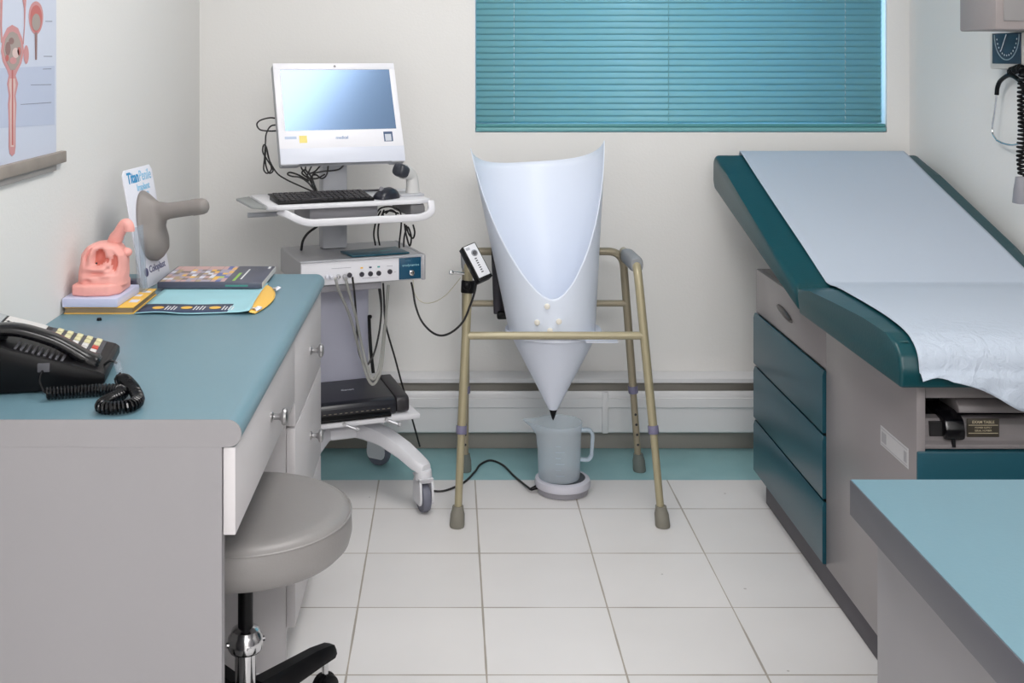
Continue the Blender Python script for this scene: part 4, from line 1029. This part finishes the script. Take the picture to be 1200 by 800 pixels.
cable('thin_lead', 'thin cream lead draped between the clamp and the control unit', [[P(540, 325, 3.34), P(532, 335, 3.36), P(522, 346, 3.39), P(508, 354, 3.43), P(495, 354, 3.47), P(486, 344, 3.5), P(484, 328, 3.525)]], .0012, M('cream_lead', 'c4bfa8', .5))

# ------------------------------------------------------------------ examination table
t = thing('exam_table', 'teal vinyl examination table with taupe metal cabinet along the right wall', 'exam table', (1.22, 2.9, 0))
TX0, TX1, TY0, TY1 = .93, 1.515, 2.283, 3.48
mb = MB()
mb.box((TX0, TY0, .085), (TX0+.018, 2.832, .70), .002)           # near part of the side
mb.box((TX0, 2.832, .571), (TX0+.018, TY1, .70), .002)
mb.box((TX0+.02, 2.832, .085), (TX0+.03, TY1, .571))             # recess behind drawers
mb.box((TX1-.018, TY0, .085), (TX1, TY1, .70), .002)
mb.box((TX0, TY1-.012, .085), (TX1, TY1, .70), .002)
mb.box((TX0+.018, TY0+.02, .085), (TX1-.018, TY1-.012, .1))
mb.box((TX0+.018, TY0+.01, .688), (TX1-.018, TY1-.012, .7))
mb.build('cabinet', taupe_m, t)
MB().box((TX0+.022, TY0+.04, 0), (TX1-.01, TY1-.03, .0849), .002).build('toe_kick', M('kick_dark', '57545a', .6), t)
for z0, z1 in ((.413, .567), (.25, .405), (.089, .242)):
    d = MB().prism([(TX0+.019, z0), (TX0-.006, z0), (TX0-.008, z0+.003), (TX0-.008, z1-.014), (TX0-.004, z1), (TX0, z1), (TX0+.019, z1-.02)], lambda u, v, w: (u, w, v), 2.836, TY1-.001, 0).build('side_drawer', teal_panel_m, t)
mb = MB()
for z0, z1 in ((.405, .413), (.242, .25)): mb.box((TX0+.004, 2.836, z0-.008), (TX0+.0195, TY1-.002, z1+.002))
mb.build('drawer_gap', dark_m, t)
# near end
MB().box((TX0+.0185, TY0+.002, .664), (TX1-.0185, TY0+.02, .6875), .002).build('front_rail', taupe_d_m, t)
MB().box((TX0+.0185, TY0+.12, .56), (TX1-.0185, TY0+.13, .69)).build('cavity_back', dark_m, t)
MB().prism([(TY0+.11, .66), (TY0+.03, .655), (TY0+.016, .645), (TY0+.012, .632), (TY0+.022, .628), (TY0+.11, .628)], lambda u, v, w: (w, u, v), 1.02, TX1-.0185, .003).build('leg_rest', taupe_d_m, t)
MB().prism([(TY0+.05, .618), (TY0+.03, .615), (TY0+.022, .605), (TY0+.02, .585), (TY0+.014, .575), (TY0+.004, .57), (TY0+.004, .562), (TY0+.05, .562)], lambda u, v, w: (w, u, v), TX0+.0185, TX1-.0185, .001).build('curved_panel', taupe_d_m, t)
MB().box((.9635, TY0+.017, .583), (.992, TY0+.023, .612)).build('latch_hole', dark_m, t)
MB().prism([(TY0+.10, .63), (TY0+.03, .632), (TY0+.004, .62), (TY0-.004, .6), (TY0-.002, .583), (TY0+.01, .578), (TY0+.018, .583), (TY0+.018, .61), (TY0+.1, .62)], lambda u, v, w: (w, u, v), .988, 1.027, .004).build('latch', blackg_m, t)
MB().cyl((1.006, TY0+.006, .58), (1.006, TY0+.004, .566), .004, seg=10).build('latch_pin', black_m, t)
MB().box((1.038, TY0+.0165, .5815), (1.103, TY0+.0195, .6185), .001).build('rating_plate', brass_m, t)
pf = lambda x, z: plane_frame((x, TY0+.0163, z), (1, 0, 0), (0, 0, 1))
pi_ = M('plate_ink', 'b5aa90', .4)
text('EXAM TABLE', .0078, pf(1.0705, .6115), 'lettering', pi_, t, .0001)
text('POWER SUPPLY', .0048, pf(1.0705, .6005), 'lettering', pi_, t)
text('SERIAL NUMBER', .0048, pf(1.0705, .5945), 'lettering', pi_, t)
mb = MB()
for z in (.605, .589): mb.box((1.041, TY0+.0158, z), (1.1, TY0+.0166, z+.0012))
mb.build('plate_lines', pi_, t)
MB().box((TX0+.0005, TY0-.004, .315), (TX1-.001, TY0+.018, .559), .003).build('front_drawer', teal_panel_m, t)
MB().box((TX0+.0005, TY0-.004, .09), (TX1-.001, TY0+.018, .31), .003).build('front_drawer', teal_panel_m, t)
# sticker on the side
MB().box((TX0-.0008, 2.322, .509), (TX0+.0002, 2.472, .55)).build('side_sticker', M('sticker_silver', 'bab8ba', .35), t)
mb = MB()
for y0, y1, z0, z1 in ((2.327, 2.467, .545, .5465), (2.327, 2.467, .5125, .514), (2.44, 2.465, .518, .54), (2.33, 2.345, .518, .54)): mb.box((TX0-.0012, y0, z0), (TX0-.0006, y1, z1))
mb.build('sticker_print', M('sticker_line', '98969a', .4), t)
# side lever
mb = MB().loft([[Vector((TX0-.0005-d_, 3.178+a*cos(2*pi*k/20), .632+b*sin(2*pi*k/20)+.12*a*cos(2*pi*k/20))) for k in range(20)] for d_, a, b in ((0, .07, .011), (.005, .066, .009), (.008, .045, .005))])
mb.build('side_recess', M('recess_dark', '3f3938', .35), t)
MB().box((TX0+.01, 2.84, .6995), (TX1-.01, 2.96, .712)).build('hinge_deck', dark_m, t)
# pads
KX0, KX1 = .872, 1.542
def pad(poly, name, bev=.022):
    return MB().prism(poly, lambda u, v, w: (w, u, v), KX0, KX1, bev, 4).build(name, teal_m, t, angle=50)
TOP = [(3.803, 1.0), (3.79, 1.022), (3.77, 1.024), (3.6, .972), (3.4, .912), (3.12, .829), (2.95, .777), (2.9, .766), (2.8, .776), (2.6, .788), (2.42, .796), (2.3, .795), (2.25, .786), (2.222, .766), (2.213, .735), (2.212, .70)]
pad([(2.868, .702), (3.785, .903), (3.806, .93), (3.803, 1.0), (3.775, 1.0225), (3.6, .970), (3.12, .826), (2.905, .764), (2.878, .745)], 'back_pad', .016)
pad([(2.862, .702), (2.864, .75), (2.88, .764), (2.78, .776), (2.6, .786), (2.42, .794), (2.3, .793), (2.25, .784), (2.226, .765), (2.217, .735), (2.22, .702)], 'seat_pad', .016)
MB().tube([(KX0+.004, 2.262, .782), (KX0+.02, 2.251, .785), (KX0+.027, 2.249, .7855)], .0018, 8).build('pad_seam', M('teal_seam', '0a4448', .4), t)

# paper on the table
prof = catmull([Vector((0, y, z)) for y, z in TOP[:-1]], 5)
rows = []
n = len(prof)
for i, p in enumerate(prof):
    a, b = prof[max(i-1, 0)], prof[min(i+1, n-1)]; d = (b-a).normalized(); nr = Vector((0, -d.z, d.y))
    if nr.z < 0 and p.y > 2.3: nr = -nr
    if p.y <= 2.3 and nr.y > 0: nr = -nr
    row = []
    f = min(1, max(0, (2.9-p.y)/.65))
    x0 = .958-.052*f; x1 = 1.500
    for j in range(61):
        x = x0+(x1-x0)*j/60
        k = max(0, min(1, (2.5-p.y)/.25))
        w_ = .0035+.0012*noise.noise((x*9, p.y*5, 0))*(1+k*1.6)+.0012*k*noise.noise((x*34, p.y*30, 3))
        row.append(Vector((x, p.y, p.z))+nr*w_)
    rows.append(row)
last = rows[-1]
for q in range(1, 9):
    f = q/8; row = []
    for j, p in enumerate(last):
        x = p.x; s = (x-.905)/.6
        u_ = max(0, min(1, (s-.09)/.23)); hem = .722+.006*sin(s*30)*(s < .1)-.05*u_*u_*(3-2*u_)-.010*sin(s*22)*max(0, min(1, s*4-.3))
        z = p.z+(hem-p.z)*f
        y = p.y-.006-.004*f-.006*f*abs(sin(s*21+f*2))-.003*noise.noise((x*30, z*30, 5))
        row.append(Vector((x, y, z)))
    rows.append(row)
o = MB().sheet(rows).build('paper_sheet', paper_m, None, angle=70, solid=.0006)
tag(o, 'white paper sheet spread over the teal examination table and hanging over its near end', 'paper')
